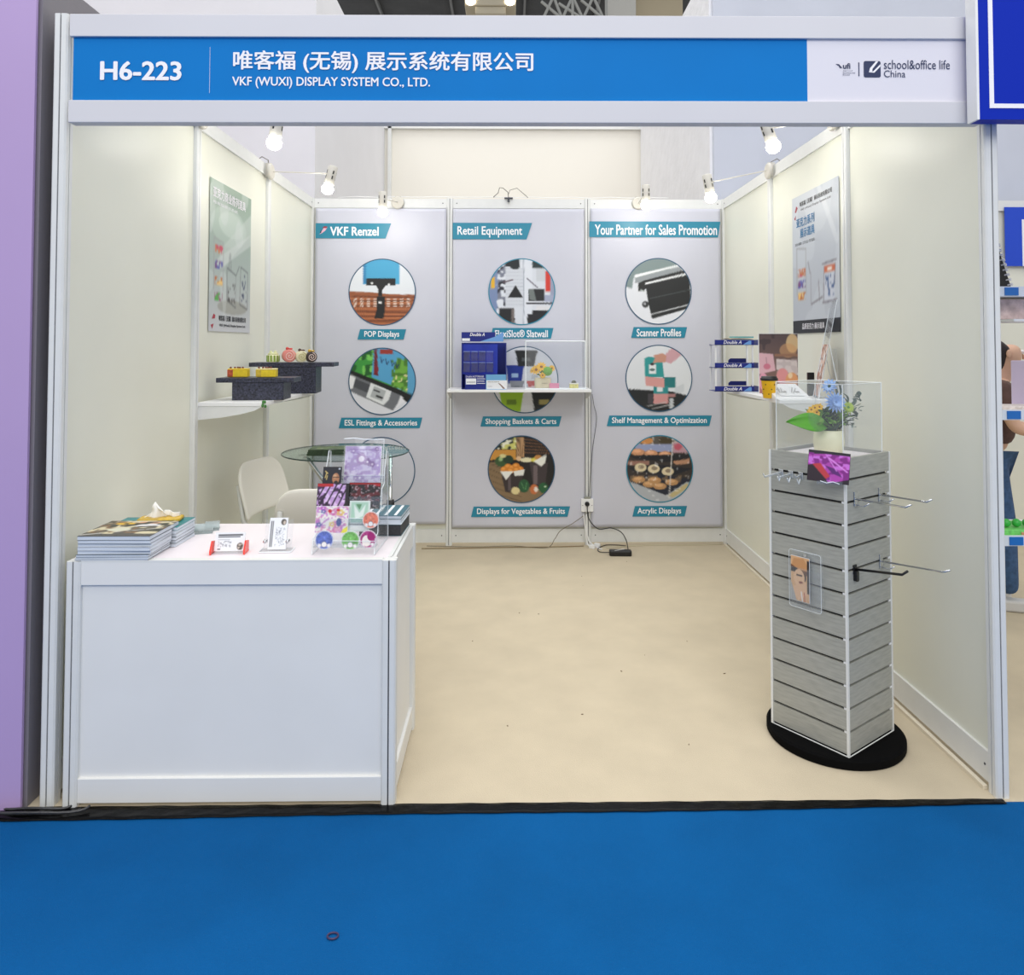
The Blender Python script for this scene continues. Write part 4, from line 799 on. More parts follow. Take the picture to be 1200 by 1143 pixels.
for a in (20, 140, 260):
    c_, s_ = math.cos(R(a)), math.sin(R(a)); b = MB()
    b.tube([(-.25*c_, -.25*s_, .755), (-.22*c_, -.22*s_, .74), (.26*c_, .26*s_, .03), (.27*c_, .27*s_, .012)], .013, 10); b.build('leg', M_chrome, gt, smooth=True)
    b = MB(); b.lathe([(.02, 0), (.022, .006), (.016, .014)], 14, (.27*c_, .27*s_, 0)); b.build('rubber_foot', M_black, gt)
    b = MB(); b.lathe([(.03, .765), (.03, .7718)], 18, (-.25*c_, -.25*s_, 0)); b.build('suction_pad', M_chrome, gt)
p = at(457, 545, 'y', 2.1)
t = thing('steel_post_stand', 'slim steel pole with black foot beside the round glass table', 'pole', (p.x, 2.12, 0))
b = MB(); b.tube([(0, 0, .02), (0, 0, .77)], .012, 10); b.build('pole', M_chrome, t, smooth=True)
b = MB(); b.lathe([(.07, 0), (.07, .012), (.015, .02)], 20); b.build('foot', M_black, t)
b = MB(); b.lathe([(.0125, .44), (.03, .44), (.022, .5), (.0125, .5)], 16); b.build('clamp', M_black, t, smooth=True)
for k in range(3):
    A2 = floral(40, 30, (60, 84, 50), [(40, 60, 36), (120, 140, 70), (200, 196, 180)], 31, 8) if k == 2 else None
    t = thing('magazine', ('magazine at the bottom of the pile on the glass table', 'magazine in the middle of the pile on the glass table', 'green covered magazine on top of the glass table pile')[k], 'magazine', (-1.235+.004*k, 1.98, .7812+.0115*k), (0, 0, R(3*k-2)), 'magazines on the glass table')
    b = MB(); b.box(0, .25, 0, .17, 0, .011); b.build('page_block', mat('dark_green_pages', (58, 76, 54), .6, var=.4, scale=90), t)
    if A2: printed('cover_print', A2, t, 0, .25, 0, .17, .0114)

# ------------------------------------------------------------------ wall shelves
def wshelf(label, loc, rz, L=.97, D=.30):
    t = thing('wall_shelf', label, 'shelf', loc, (0, 0, rz), 'white wall shelves')     # local: x along the wall, y out from it
    b = MB(); b.box(0, L, 0, D, -.018, 0); b.build('shelf_board', M_white, t, bevel=.002)
    for x in (.004, L-.007):
        b = MB(); pts = [(0, -.018), (D*.96, -.018)]+[(D*.96*(1-q)**.8, -.018-.062*q**.6) for q in (.15, .4, .7, 1)]
        b.prism(pts, x, x+.003, Matrix(((0, 0, 1, 0), (1, 0, 0, 0), (0, 1, 0, 0), (0, 0, 0, 1)))); b.build('bracket', M_alu, t)
    return t
ZL = 1.163
wshelf('white wall shelf on the left wall under the cake risers', (-1.466, 1.01, ZL), 0).rotation_euler = (0, 0, 0)
sh = [o for o in bpy.data.objects if o.name.startswith('wall_shelf')][-1]
# left wall: along +y, out = +x  -> mirror by rotating -90 about z from the far end
sh.location = (-1.466, 1.985, ZL); sh.rotation_euler = (0, 0, -pi/2)
wshelf('white wall shelf on the right wall under trays and cup', (1.466, 1.012, 1.173), pi/2)
wshelf('white wall shelf on the back wall in front of the middle banner', (.485, 2.95, 1.122), pi)

# cake risers
M_gran = mat('dark_granite_foam', (50, 52, 68), .35, var=.95, scale=120, bump=.2, bscale=80)
def riser(label, cx, cy, zb, rz, bw, bd, bh, sw, sd, sxo):
    t = thing('cake_riser', label, 'riser', (cx, cy, zb), (0, 0, rz), 'granite cake risers')
    b = MB(); b.box(-bw/2, bw/2, -bd/2, bd/2, 0, bh); b.build('block', M_gran, t, bevel=.002)
    b = MB(); b.box(-sw/2+sxo, sw/2+sxo, -sd/2, sd/2, bh, bh+.022); b.build('top_slab', M_gran, t, bevel=.002)
    return t
riser('low dark granite-look riser carrying two yellow cake slices', -1.245, 1.22, ZL, R(4), .235, .16, .083, .355, .17, -.012)
riser('taller dark granite-look riser carrying four small cakes', -1.225, 1.70, ZL, R(4), .25, .17, .143, .44, .18, -.002)
Z1 = ZL+.107; Z2 = ZL+.167
def slice_cake(label, u, v, yy, zz, side, topm):
    p = at(u, v, 'y', yy); t = thing('cake_slice', label, 'cake', (p.x, yy, zz), (0, 0, R(4)), 'yellow cake slices')
    b = MB(); b.box(-.045, .045, -.025, .025, 0, .034); b.build('sponge', mat('cake_yellow', (238, 208, 40), .6, var=.08, scale=60), t, bevel=.003)
    b = MB(); b.box(-.047, -.020, -.026, .026, .001, .036); b.build('cut_side', side, t, bevel=.003)
    b = MB(); b.box(-.046, .046, -.026, .026, .034, .040); b.build('icing', topm, t, bevel=.003)
    b = MB(); [b.ball((-.035+.013*k+.003*(k % 2), -.01+.012*(k % 3), .043), .0055, 8, 5) for k in range(5)]; b.build('topping', mat('choc_bits', (110, 50, 36), .5), t, smooth=True)
slice_cake('yellow cake slice with red and white layers, left on the low riser', 280, 437, 1.20, Z1, mat('cake_red', (196, 90, 56), .6, var=.5, scale=90), mat('cake_lemon', (246, 214, 70), .5))
slice_cake('yellow cake slice with cream icing and chocolate, right on the low riser', 313, 436, 1.20, Z1, mat('cake_gold', (216, 184, 60), .6, var=.2, scale=90), mat('cake_cream', (240, 226, 160), .5))
# petit cakes
def petit(u, yy=1.63): p = at(u, 420, 'y', yy); return (p.x, yy, Z2)
t = thing('petit_cake', 'green and white striped round cake on the tall riser', 'cake', petit(320), (0, 0, 0), 'small cakes on the tall riser')
b = MB(); b.lathe([(.028, 0), (.032, .008), (.032, .034), (.028, .04)], 24); b.build('sponge', mat('cake_pale', (232, 232, 190), .6), t, smooth=True)
b = MB(); [b.box(-.004, .004, .030, .034, .003, .036, Matrix.Rotation(k*pi/6, 4, 'Z')) for k in range(12)]; b.build('green_stripes', mat('matcha_green', (130, 160, 50), .6), t)
b = MB(); b.lathe([(.026, .04), (.028, .046), (.02, .05)], 20); b.ball((-.012, 0, .054), .008, 8, 6); b.ball((.012, 0, .054), .008, 8, 6); b.build('cream_topping', mat('cake_cream2', (226, 228, 180), .6), t, smooth=True)
def roll(label, u, c, swirl, top_c, r=.032, L=.05, yaw=25):
    t = thing('swiss_roll', label, 'cake', petit(u), (0, 0, R(yaw)), 'small cakes on the tall riser')
    b = MB(); b.lathe([(r*.93, -L/2), (r, -L/2+.003), (r, L/2-.003), (r*.93, L/2)], 26, (0, 0, r), Matrix.Rotation(pi/2, 4, 'X')); b.build('roll', c, t, smooth=True)
    b = MB(); b.tube([(q*r*.8*math.cos(q*14), -L/2-.001, r+q*r*.8*math.sin(q*14)) for q in [i/40 for i in range(2, 41)]], .0018, 5); b.build('swirl', swirl, t)
    b = MB(); b.ball((-.008, 0, 2*r+.004), .009, 8, 6); b.ball((.010, .004, 2*r+.003), .007, 8, 6, (1.5, 1, .7)); b.build('topping', top_c, t, smooth=True)
roll('pink swiss roll with red topping on the tall riser', 338.5, mat('roll_pink', (228, 140, 130), .6), mat('swirl_cream', (244, 220, 210), .6), mat('berry_red', (200, 60, 50), .4), .034)
roll('cream coloured swiss roll on the tall riser', 353, mat('roll_cream', (228, 220, 184), .6), mat('swirl_green', (190, 184, 120), .6), mat('choc_top', (80, 50, 40), .5), .030)
roll('dark chocolate swiss roll at the right on the tall riser', 364.5, mat('roll_choc', (60, 48, 44), .6), mat('swirl_cream', (244, 220, 210), .6), mat('gold_top', (210, 170, 50), .5), .028)
p = at(309.5, 474, 'y', 1.002)
t = thing('leaf_sprig', 'tiny green leaf sprig hanging at the left shelf edge', 'sprig', p)
b = MB()
for k in range(5): b.ball((random.uniform(-.008, .008), -.006, random.uniform(-.012, .014)), .006, 6, 4, (1, .4, 1.3))
b.build('leaves', mat('leaf_mid', (70, 130, 60), .6), t, smooth=True)

# ------------------------------------------------------------------ things on the centre shelf
ZM = 1.122
def mpx(u, v, yy): p = at(u, v, 'y', yy); return p
a0 = at(541, 455, 'y', 2.72); a1 = at(590, 403, 'y', 2.72)
db = thing('paper_display_box', 'tall navy cardboard display box with clear pockets on centre shelf', 'display box', (a0.x, 2.70, ZM), (0, 0, 0))
W_ = a1.x-a0.x+.02; H_ = .315
b = MB(); b.box(0, .004, 0, .2, 0, H_); b.prism([(0, 0), (.2, 0), (.2, H_), (.06, H_), (.0, H_*.4)], W_-.004, W_, Matrix(((0, 0, 1, 0), (1, 0, 0, 0), (0, 1, 0, 0), (0, 0, 0, 1)))); b.box(0, W_, .196, .2, 0, H_); b.box(0, W_, 0, .2, 0, .004); b.build('body', M_navy, db)
b = MB(); b.box(.004, W_-.06, .03, .034, .10, H_-.01); b.build('front_panel', mat('royal_print', (30, 52, 168), .3, var=.2, scale=12), db)
for i in range(4):
    for j in range(2):
        b = MB(); x0 = .012+i*.052; z0 = .115+j*.075; b.box(x0, x0+.046, .012, .03, z0, z0+.066); b.build('clear_pocket', clear('pocket_clear', (190, 205, 250), .93), db)
        b = MB(); b.box(x0, x0+.046, .010, .012, z0+.064, z0+.067); b.build('pocket_edge', mat('pocket_edge', (150, 170, 230), .3), db)
b = MB(); b.box(-.002, W_-.075, .02, .024, H_+.008, H_+.072); b.build('header_card', M_navy, db)
b = MB(); b.prism([(W_-.18, H_+.008), (W_-.02, H_+.008), (W_-.02, H_+.075), (W_-.08, H_+.04)], -.0195, -.016, Matrix.Rotation(pi/2, 4, 'X')); b.build('header_corner', mat('light_blue_print', (110, 160, 220), .4), db)
ht = thing('x', '', None); bpy.data.objects.remove(ht)
hd = MB(); hd.box(0, .001, 0, .001, 0, .001)
def flat_child(parent, loc, rot=(pi/2, 0, 0)):   # a part whose lettering hangs from it
    b = MB(); b.box(0, .0005, 0, .0005, -.0005, 0); return b
text('lettering', 'Double A', db, .055, .0, .10, .022, M_ink_w, 0, .02, 3, .3).matrix_local = Matrix.Translation((0, .015, H_+.045)) @ Matrix.Rotation(pi/2, 4, 'X')
b = MB(); b.box(.002, .055, .0185, .0195, H_+.012, H_+.03); b.build('header_label', M_paper, db)
def label_box(name, label, x0, x1, zc, hh, yy, m, items):
    t = thing(name, label, 'box', (x0, yy, ZM), (0, 0, 0)); b = MB(); b.box(0, x1-x0, 0, .03, 0, hh); b.build('body', m, t, bevel=.001)
    for (bx0, bx1, bz0, bz1, mm) in items: b = MB(); b.box(bx0, bx1, -.0008, .0, bz0, bz1); b.build('print', mm, t)
    return t
xa = at(545, 450, 'y', 2.675).x; xb = at(569.5, 450, 'y', 2.675).x; xc = at(593, 450, 'y', 2.675).x
t = label_box('small_navy_box', 'small navy printed box in front of the display box, left one', xa, xb-.001, 0, .10, 2.665, M_navy, [(.006, .075, .035, .075, M_paper), (.08, .135, .07, .074, M_paper), (.08, .13, .055, .059, M_paper), (.08, .135, .04, .044, M_paper), (.012, .07, .048, .052, M_ink_n)])
text('lettering', 'Double A STORAGE', t, .006, .0, .12, .012, M_ink_w, 0, 0, 2).matrix_local = Matrix.Translation((0, -.001, .082)) @ Matrix.Rotation(pi/2, 4, 'X')
t = label_box('small_light_blue_box', 'small light blue and white box with a drawn hand, right one', xb, xc, 0, .10, 2.665, mat('sky_print', (110, 170, 216), .4), [(.004, .142, .004, .062, M_paper), (.012, .09, .05, .053, M_ink_k), (.012, .04, .02, .023, M_ink_k)])
b = MB(); b.prism([(.08, .045), (.095, .04), (.13, .006), (.115, .006), (.1, .025)], .0009, .0014, Matrix.Rotation(pi/2, 4, 'X')); b.build('print', mat('hand_print', (140, 110, 100), .5), t)
# clear acrylic display case with white edges
cx0 = at(616, 452, 'y', 2.70).x; cx1 = at(686, 452, 'y', 2.70).x; cz1 = at(650, 400, 'y', 2.70).z
ac = thing('acrylic_case', 'clear box display case with bright white edges on centre shelf', 'display case', (cx0, 2.70, ZM), (0, 0, 0))
cw_, chh, cdp = cx1-cx0, cz1-ZM, .22
b = MB(); b.box(0, cw_, 0, .002, 0, chh); b.build('front_pane', M_acr, ac)
b = MB(); b.box(0, .002, .002, cdp, 0, chh); b.box(cw_-.002, cw_, .002, cdp, 0, chh); b.build('side_pane', M_acr, ac)
b = MB(); b.box(0, cw_, 0, cdp, chh-.002, chh); b.build('top_pane', M_acr, ac)
b = MB(); r_ = .0035
for pts in (((0, 0, r_), (cw_, 0, r_)), ((0, 0, chh), (cw_, 0, chh)), ((0, 0, 0), (0, 0, chh)), ((cw_, 0, 0), (cw_, 0, chh)), ((cw_, 0, chh), (cw_, cdp, chh)), ((0, 0, chh), (0, cdp, chh))): b.tube(pts, r_, 6)
b.build('edge', M_acr_edge, ac)
b = MB(); b.box(0, cw_, 0, cdp, 0, .004); b.build('base_plate', mat('case_base_white', (236, 238, 242), .3), ac)
# flowers
M_leaf = mat('leaf_green', (66, 130, 44), .5, var=.2, scale=40); M_leaf2 = mat('leaf_dark', (34, 70, 48), .55, var=.2, scale=40); M_yel = mat('petal_yellow', (246, 192, 40), .6); M_cen = mat('flower_centre', (150, 90, 30), .7)
def leaf(b, base, tip, wd, up=(0, 0, 1), curl=.15):
    base, tip = Vector(base), Vector(tip); d = tip-base; L = d.length; s_ = d.cross(Vector(up)).normalized(); nn = s_.cross(d).normalized()
    def fn(u, v):
        wv = wd*math.sin(pi*min(1, v*.96+.03))**.8*(1-.35*v); return base+d*v+s_*((u-.5)*wv)+nn*(curl*L*math.sin(pi*v)+abs(u-.5)*wd*.25)
    b.grid(fn, 4, 8)
def flower(parent, c, nrm, r, n, m, mc, name='flower', layers=1):
    q = Vector((0, 0, 1)).rotation_difference(Vector(nrm)).to_matrix().to_4x4(); q.translation = Vector(c); b = MB()
    for l in range(layers):
        for k in range(n):
            a = 2*pi*(k+.5*l)/n; rr = r*(1-.22*l); 
            base = q @ Vector((.08*r*math.cos(a), .08*r*math.sin(a), .1*r*l)); tip = q @ Vector((rr*math.cos(a), rr*math.sin(a), r*(.08+.28*l)))
            leaf(b, base, tip, r*5.2/n, q.to_3x3() @ Vector((0, 0, 1)), .08)
    b.build(name, m, parent, smooth=True)
    b = MB(); b.ball(tuple(q @ Vector((0, 0, r*.1))), r*.24, 10, 6); b.build('flower_centre', mc, parent, smooth=True)
p = at(636, 451, 'y', 2.80)
fp = thing('flower_pot', 'small beige pot of yellow flowers inside the clear case', 'plant', (p.x, 2.80, ZM+.004))
b = MB(); b.prism(rrect(-.056, .056, -.03, .03, .01), 0, .07); b.build('pot', mat('beige_stone_pot', (224, 212, 176), .6, var=.06, scale=30), fp, bevel=.004)
b = MB(); b.tube([(-.005+.006*k, -.031, .03+.006*(k % 2)) for k in range(7)], .0012, 5); b.build('pot_script', mat('pot_script_brown', (120, 100, 70), .6), fp)
b = MB()
for k in range(26): a = random.uniform(0, 2*pi); rr = random.uniform(.03, .07); leaf(b, (.01*math.cos(a), .01*math.sin(a), .065), (rr*math.cos(a), .6*rr*math.sin(a), .09+random.uniform(0, .05)), .03)
b.build('foliage', M_leaf, fp, smooth=True)
b = MB(); b.ball((.03, -.02, .115), .036, 12, 8, (1, .8, .9)); b.build('green_bloom', mat('leaf_bright', (110, 176, 50), .6, bump=.8, bscale=60), fp, smooth=True)
for c, n_, r_2 in (((-.045, -.02, .125), (-.3, -1, .3), .038), ((-.01, -.02, .145), (0, -1, .5), .038), ((-.002, -.035, .088), (0, -1, .1), .024), ((.062, -.01, .135), (.4, -1, .4), .026), ((-.07, -.01, .12), (-.8, -.6, .4), .026)): flower(fp, c, n_, r_2, 11, M_yel, M_cen)
p = at(649.5, 449, 'y', 2.76); simple_box('pink_cake_block', 'small pink rectangular block cake inside the clear case', 'cake', (p.x, 2.76, ZM+.004), (.066, .035, .034), mat('pink_candy', (232, 140, 172), .5))
p = at(672.5, 449, 'y', 2.76); t = thing('tiny_cake', 'tiny yellow cake with dark dome inside the clear case', 'cake', (p.x, 2.76, ZM+.004))
b = MB(); b.prism(rrect(-.03, .03, -.02, .02, .004), 0, .028); b.build('sponge', mat('tiny_yellow', (226, 216, 130), .6, var=.2, scale=80), t)
b = MB(); b.box(-.032, .032, -.022, .022, .028, .036); b.build('icing', mat('icing_white', (240, 236, 224), .5), t, bevel=.003)
b = MB(); b.lathe([(.018, .036), (.014, .048), (.004, .054)], 14); b.build('dome', mat('dome_dark', (80, 84, 60), .5), t, smooth=True)

# ------------------------------------------------------------------ things on the right shelf
ZR = 1.173
def letter(parent, s, x, y, w_, h, M, m=M_ink_w, sh=.3, bold=.015):
    o = text('lettering', s, parent, x, y, w_, h, m, 0, bold, 3, sh); o.matrix_local = M; return o
yt = 1.62; tx0 = at(838, 450, 'y', yt).x; tx1 = at(884, 450, 'y', yt).x
rk = thing('letter_tray_rack', 'three-tier navy desk tray rack with white uprights on right shelf', 'tray rack', (tx0, yt, ZR))
tw = tx1-tx0; zs = [at(850, v, 'y', yt).z-ZR for v in (455.5, 428, 401)]; z_off = -zs[0]
for k, z in enumerate(zs):
    z += z_off
    b = MB(); b.box(0, tw, 0, .003, z, z+.028); b.box(0, tw+.03, .0, .12, z, z+.003); b.box(tw+.02, tw+.03, .0, .12, z, z+.028); b.build('tray', M_navy, rk)
    b = MB(); b.prism([(tw*.72, z+.002), (tw*.93, z+.002), (tw*.93, z+.022), (tw*.88, z+.024)], .0004, .001, Matrix.Rotation(pi/2, 4, 'X')); b.build('tray_corner_print', mat('light_blue_print', (110, 160, 220), .4), rk)
    letter(rk, 'Double A', tw*.22, 0, tw*.46, .018, Matrix.Translation((0, -.001, z+.006)) @ Matrix.Rotation(pi/2, 4, 'X'))
    if k < 2: b = MB(); b.prism([(tw*.5, z+.026), (tw*.98, z+.026), (tw*.98, z+.05), (tw*.56, z+.05), (tw*.5, z+.04)], -.119, -.116, Matrix.Rotation(pi/2, 4, 'X')); b.build('tray_back', M_navy, rk)
for xx, yy in ((.008, .012), (.008, .11), (tw*.84, .012), (tw*.98, .012), (tw*.98, .11)):
    b = MB(); b.box(xx-.004, xx+.004, yy-.004, yy+.004, .0, zs[2]+z_off); b.build('upright', M_white, rk)
ztop = ZR+zs[2]+z_off+.0305
t = thing('paper_sheet', 'tan patterned paper sheet lying on top of the tray rack', 'paper', (tx0+.09, yt+.02, ztop), (0, 0, .2)); b = MB(); b.grid(lambda u, v: (.15*u, .1*v, .003*math.sin(u*5+v*3)+.003), 8, 8); b.build('sheet', mat('tan_print', (196, 180, 140), .6, var=.3, scale=40), t, solid=.001)
t = thing('teal_folder', 'teal folder at the back of the tray rack top', 'folder', (tx0+.12, yt+.05, ztop+.010), (0, 0, .1)); b = MB(); b.box(0, .11, 0, .07, 0, .006); b.build('cover', mat('teal_folder', (60, 170, 180), .4), t)
yb = 1.45; q0 = at(889.5, 455, 'y', yb); q1 = at(935, 391, 'y', yb)
A = Art(70, 96, (120, 92, 84)); A.vgrad((140, 110, 96), (92, 76, 78)); A.ell(.86, .84, .16, .16, (240, 206, 150), .8); A.ell(.75, .72, .22, .12, (214, 160, 110), .6); A.rect(.4, .62, 1, .66, (150, 110, 88)); A.mottle((60, 50, 56), 8, .62, 3, .6, (0, .6, .4, 1))
A.poly([(0, .68), (.36, .66), (.42, .38), (0, .32)], (222, 178, 186)); A.line((.18, .6), (.2, .45), .015, (160, 110, 120)); A.ell(.2, .45, .09, .05, (206, 120, 140)); A.poly([(.44, .58), (.98, .55), (1, .3), (.44, .4)], (214, 202, 200)); A.mottle((190, 176, 176), 14, .6, 5, .6, (.45, .3, 1, .58)); A.ell(.6, .28, .16, .14, (224, 150, 150)); A.ell(.84, .22, .16, .13, (226, 160, 110)); A.ell(.8, .3, .06, .05, (240, 210, 170)); A.rect(0, 0, 1, .14, (178, 120, 116)); A.ell(.1, .2, .12, .14, (226, 160, 180))
pbd = thing('photo_board', 'photo board showing a cosy sofa corner beside the tray rack', 'picture', (q0.x, yb, ZR), (pi/2, 0, 0))
b = MB(); b.box(0, q1.x-q0.x, 0, q1.z-ZR, -.008, 0); b.build('board', M_white, pbd); printed('photo_print', A, pbd, .002, q1.x-q0.x-.002, .002, q1.z-ZR-.002, .0006)
p = at(901.5, 461, 'y', 1.13)
cu = thing('paper_cup', 'yellow paper coffee cup with black lid on right shelf', 'cup', (p.x, 1.13, ZR))
b = MB(); b.lathe([(.027, 0), (.028, .002), (.037, .085), (.0385, .087)], 28); b.build('cup_body', mat('cup_yellow', (240, 186, 20), .45), cu, smooth=True)
b = MB(); b.lathe([(.0355, .080), (.0405, .086), (.0405, .092), (.037, .094), (.035, .102), (.012, .103)], 28); b.build('lid', M_black, cu, smooth=True)
b = MB()
for k in range(9): a = -pi/2+(k-4)*.4; zz = .02+.022*(k % 3); rr = .0285+zz*.105; b.ball((rr*math.cos(a), rr*math.sin(a), zz), .003, 6, 4)
b.build('cup_pattern', M_black, cu)
p = at(949, 446, 'y', 1.28); t = simple_box('black_pump_box', 'small black upright device on the right shelf', 'device', (p.x, 1.27, ZR), (.032, .014, .115), M_black)
t = thing('leaflet_wedge', 'low white sloping stand for leaflets at the front of right shelf', 'stand', (1.285, 1.03, ZR)); b = MB(); b.prism([(0, 0), (.20, 0), (.20, .062), (0, .004)], -.125, .035, Matrix(((0, 0, 1, 0), (1, 0, 0, 0), (0, 1, 0, 0), (0, 0, 0, 1)))); b.build('wedge', M_white, t, bevel=.001)
slp = math.atan2(.058, .20)
for k, (x, y, rz, lb) in enumerate(((1.21, .10, .15, 'white sheet with black line drawing on the left of the sloping stand'), (1.272, .10, -.05, 'white printed leaflet on the right of the sloping stand'))):
    A = Art(30, 40, (238, 239, 240)); A.line((.2, .3), (.6, .8), .05, (50, 50, 50)); A.line((.3, .25), (.8, .72), .04, (80, 80, 80)); A.rect(.5, .3, .85, .42, (110, 110, 110)); A.mottle((130, 130, 130), 30, .8, k, box=(.2, .1, .9, .9))
    t = thing('leaflet', lb, 'leaflet', (x, 1.03+y*math.cos(slp), ZR+.0046+y*math.tan(slp)*1.0), (slp, 0, rz)); b = MB(); b.box(-.029, .029, -.07, .07, 0.0006, .0012); b.build('sheet', M_paper, t); printed('sheet_print', A, t, -.029, .029, -.07, .07, .0016)
# slanted acrylic sign holder
h0 = at(962, 446, 'y', 1.12)
hz = at(985, 347, 'y', 1.12).z-ZR
sg = thing('slanted_sign_holder', 'tall leaning clear sign holder at the wall end of right shelf', 'sign holder', (1.383, 1.14, ZR), (0, 0, R(-104.5)))
Ms = Matrix.Rotation(R(-10.5), 4, 'X'); hz *= .97
b = MB(); b.box(-.09, .09, 0, .003, 0, hz, Ms); b.build('front_pane', M_acr, sg)
b = MB(); ps = [Ms @ Vector(v) for v in ((-.09, 0, 0), (-.09, 0, hz), (.09, 0, hz), (.09, 0, 0))]; b.tube(ps, .0022, 5, True); b.tube([(-.09, .0, 0), (-.09, .095, 0), (.09, .095, 0), (.09, 0, 0)], .0018, 5); b.tube([(-.09, .095, 0), Ms @ Vector((-.09, .003, hz*.55))], .0018, 5); b.tube([(.09, .095, 0), Ms @ Vector((.09, .003, hz*.55))], .0018, 5); b.build('pane_edge', M_acr_edge, sg)
b = MB(); b.box(-.09, .09, 0, .002, 0, hz*.5, Matrix.Translation((0, .093, 0)) @ Matrix.Rotation(R(4), 4, 'X')); b.build('back_strut', M_acr, sg)
A = Art(40, 60, (226, 226, 228)); A.mottle((180, 120, 96), 8, .5, 3); A.mottle((226, 200, 186), 12, .6, 5); A.mottle((110, 70, 60), 14, .72, 7)
o = printed('insert_print', A, sg, -.08, .08, .01, hz*.55, 0); o.matrix_local = Ms @ Matrix.Translation((0, -.0012, 0)) @ Matrix.Rotation(pi/2, 4, 'X')

# ------------------------------------------------------------------ slatwall tower
TS = .298; TC = (1.112, .363); TA = R(36.2); TZ0, TZ1 = .035, 1.035; H2 = TS/2
tw_ = thing('slatwall_tower', 'four-sided grey slatwall display tower on a round black base', 'display tower', (TC[0], TC[1], 0), (0, 0, TA))
M_slat = mat('grey_brushed_slat', (166, 166, 158), .5, var=.14, scale=16, stretch=(1, 1, 9))
b = MB(); b.lathe([(.232, .0), (.236, .006), (.236, .028), (.228, .034)], 56, (.012, -.002, 0)); b.build('round_base', M_rubber, tw_, smooth=False)
b = MB(); b.box(-H2+.012, H2-.012, -H2+.012, H2-.012, TZ0, TZ1-.02); b.build('core', mat('groove_liner_dark', (40, 40, 42), .6), tw_)
NS = 13; pit = (TZ1-TZ0)/NS
sb = MB(); sb.box(-H2+.004, H2-.004, 0, .011, .0085, pit)
slm = sb.mesh('slat', M_slat)
bm = bmesh.new(); bm.from_mesh(slm); bm.to_mesh(slm); bm.free()
for f_ in range(4):
    Rz = Matrix.Rotation(f_*pi/2, 4, 'Z')
    for k in range(NS):
        o = linked('slat', slm, tw_); o.matrix_local = Rz @ Matrix.Translation((0, -H2, TZ0+k*pit))
    b = MB(); b.box(-.004, .004, -.004, .004, TZ0, TZ1, None); o = b.build('corner_trim', M_alu, tw_); o.matrix_local = Rz @ Matrix.Translation((-H2+.002, -H2+.002, 0))
    b = MB(); b.tube([(-H2, -H2-.001, TZ0+.001), (H2, -H2-.001, TZ0+.001)], .002, 4); o = b.build('bottom_trim', M_alu, tw_); o.matrix_local = Rz
    for k in range(1, NS):
        b = MB() if k == 1 else b
        b.box(H2-.016, H2-.004, -H2+.001, -H2+.005, TZ0+k*pit-.001, TZ0+k*pit+.007)
    o = b.build('groove_end_cap', M_white, tw_); o.matrix_local = Rz; o['kind'] = 'stuff'
b = MB(); b.box(-H2+.012, H2-.012, -H2+.012, H2-.012, TZ1-.02, TZ1-.012); b.build('top_panel', mat('tower_top_white', (234, 226, 228), .5), tw_)
# clear cover standing on the tower
cv = thing('acrylic_cover', 'clear acrylic cover over the flower pot on the tower', 'cover', (TC[0], TC[1], TZ1-.0115), (0, 0, TA))
ch = at(912, 446, 'x', TC[0]-.16).z; ch = .262; e = H2-.018
for f_ in range(4):
    b = MB(); b.box(-e, e, -e, -e+.002, 0, ch); o = b.build('side_pane', M_acr, cv); o.matrix_local = Matrix.Rotation(f_*pi/2, 4, 'Z')
    b = MB(); b.tube([(-e, -e, 0), (-e, -e, ch)], .0014, 5); b.tube([(-e, -e, ch), (e, -e, ch)], .0008, 5); o = b.build('pane_edge', M_acr_edge, cv); o.matrix_local = Matrix.Rotation(f_*pi/2, 4, 'Z')
b = MB(); b.box(-e, e, -e, e, ch-.002, ch); b.build('top_pane', M_acr, cv)
# bouquet
bz = TZ1-.0115; pc = at(970.5, 530, 'y', TC[1]+.0)
pt = thing('flower_pot', 'cream pot with blue, yellow and green artificial flowers on the tower', 'plant', (pc.x-.006, TC[1]-.02, bz), (0, 0, 0))
b = MB(); b.lathe([(.040, 0), (.048, .004), (.054, .045), (.050, .088), (.046, .09), (.044, .082), (.04, .06)], 36); b.build('pot', mat('cream_pot', (240, 236, 200), .35, var=.04, scale=20), pt, smooth=True)
rs = random.Random(5)
b = MB()
for k in range(130):
    a = rs.uniform(0, 2*pi); rr = rs.uniform(.01, .085); z = rs.uniform(.095, .155); leaf(b, (rr*.55*math.cos(a), rr*.45*math.sin(a), z-.02), (rr*math.cos(a)+.01, rr*.8*math.sin(a), z+rs.uniform(0, .03)), .028)
b.build('dark_foliage', M_leaf2, pt, smooth=True)
b = MB()
for k in range(110):
    a = rs.uniform(0, 2*pi); rr = rs.uniform(.03, .07); c = Vector((rr*math.cos(a)-.012, rr*.8*math.sin(a)-.015, rs.uniform(.10, .155)))
    leaf(b, c, c+Vector((rs.uniform(-.018, .018), rs.uniform(-.015, .01), rs.uniform(.004, .018))), .019)
b.build('light_foliage', mat('leaf_lime', (112, 160, 54), .55), pt, smooth=True)
b = MB(); leaf(b, (-.02, -.03, .105), (-.18, -.06, .122), .085, (0, -.9, .45), .10); b.build('large_leaf', mat('leaf_big', (84, 156, 44), .4, var=.1, scale=20), pt, smooth=True, solid=.001)
b = MB()
for k in range(44):
    s0 = k/44; c = Vector((.06+.055*s0, -.01, .11+.09*s0+rs.uniform(-.05, .05))); leaf(b, c, c+Vector((rs.uniform(-.02, .025), rs.uniform(-.01, .01), rs.uniform(-.006, .022))), .022)
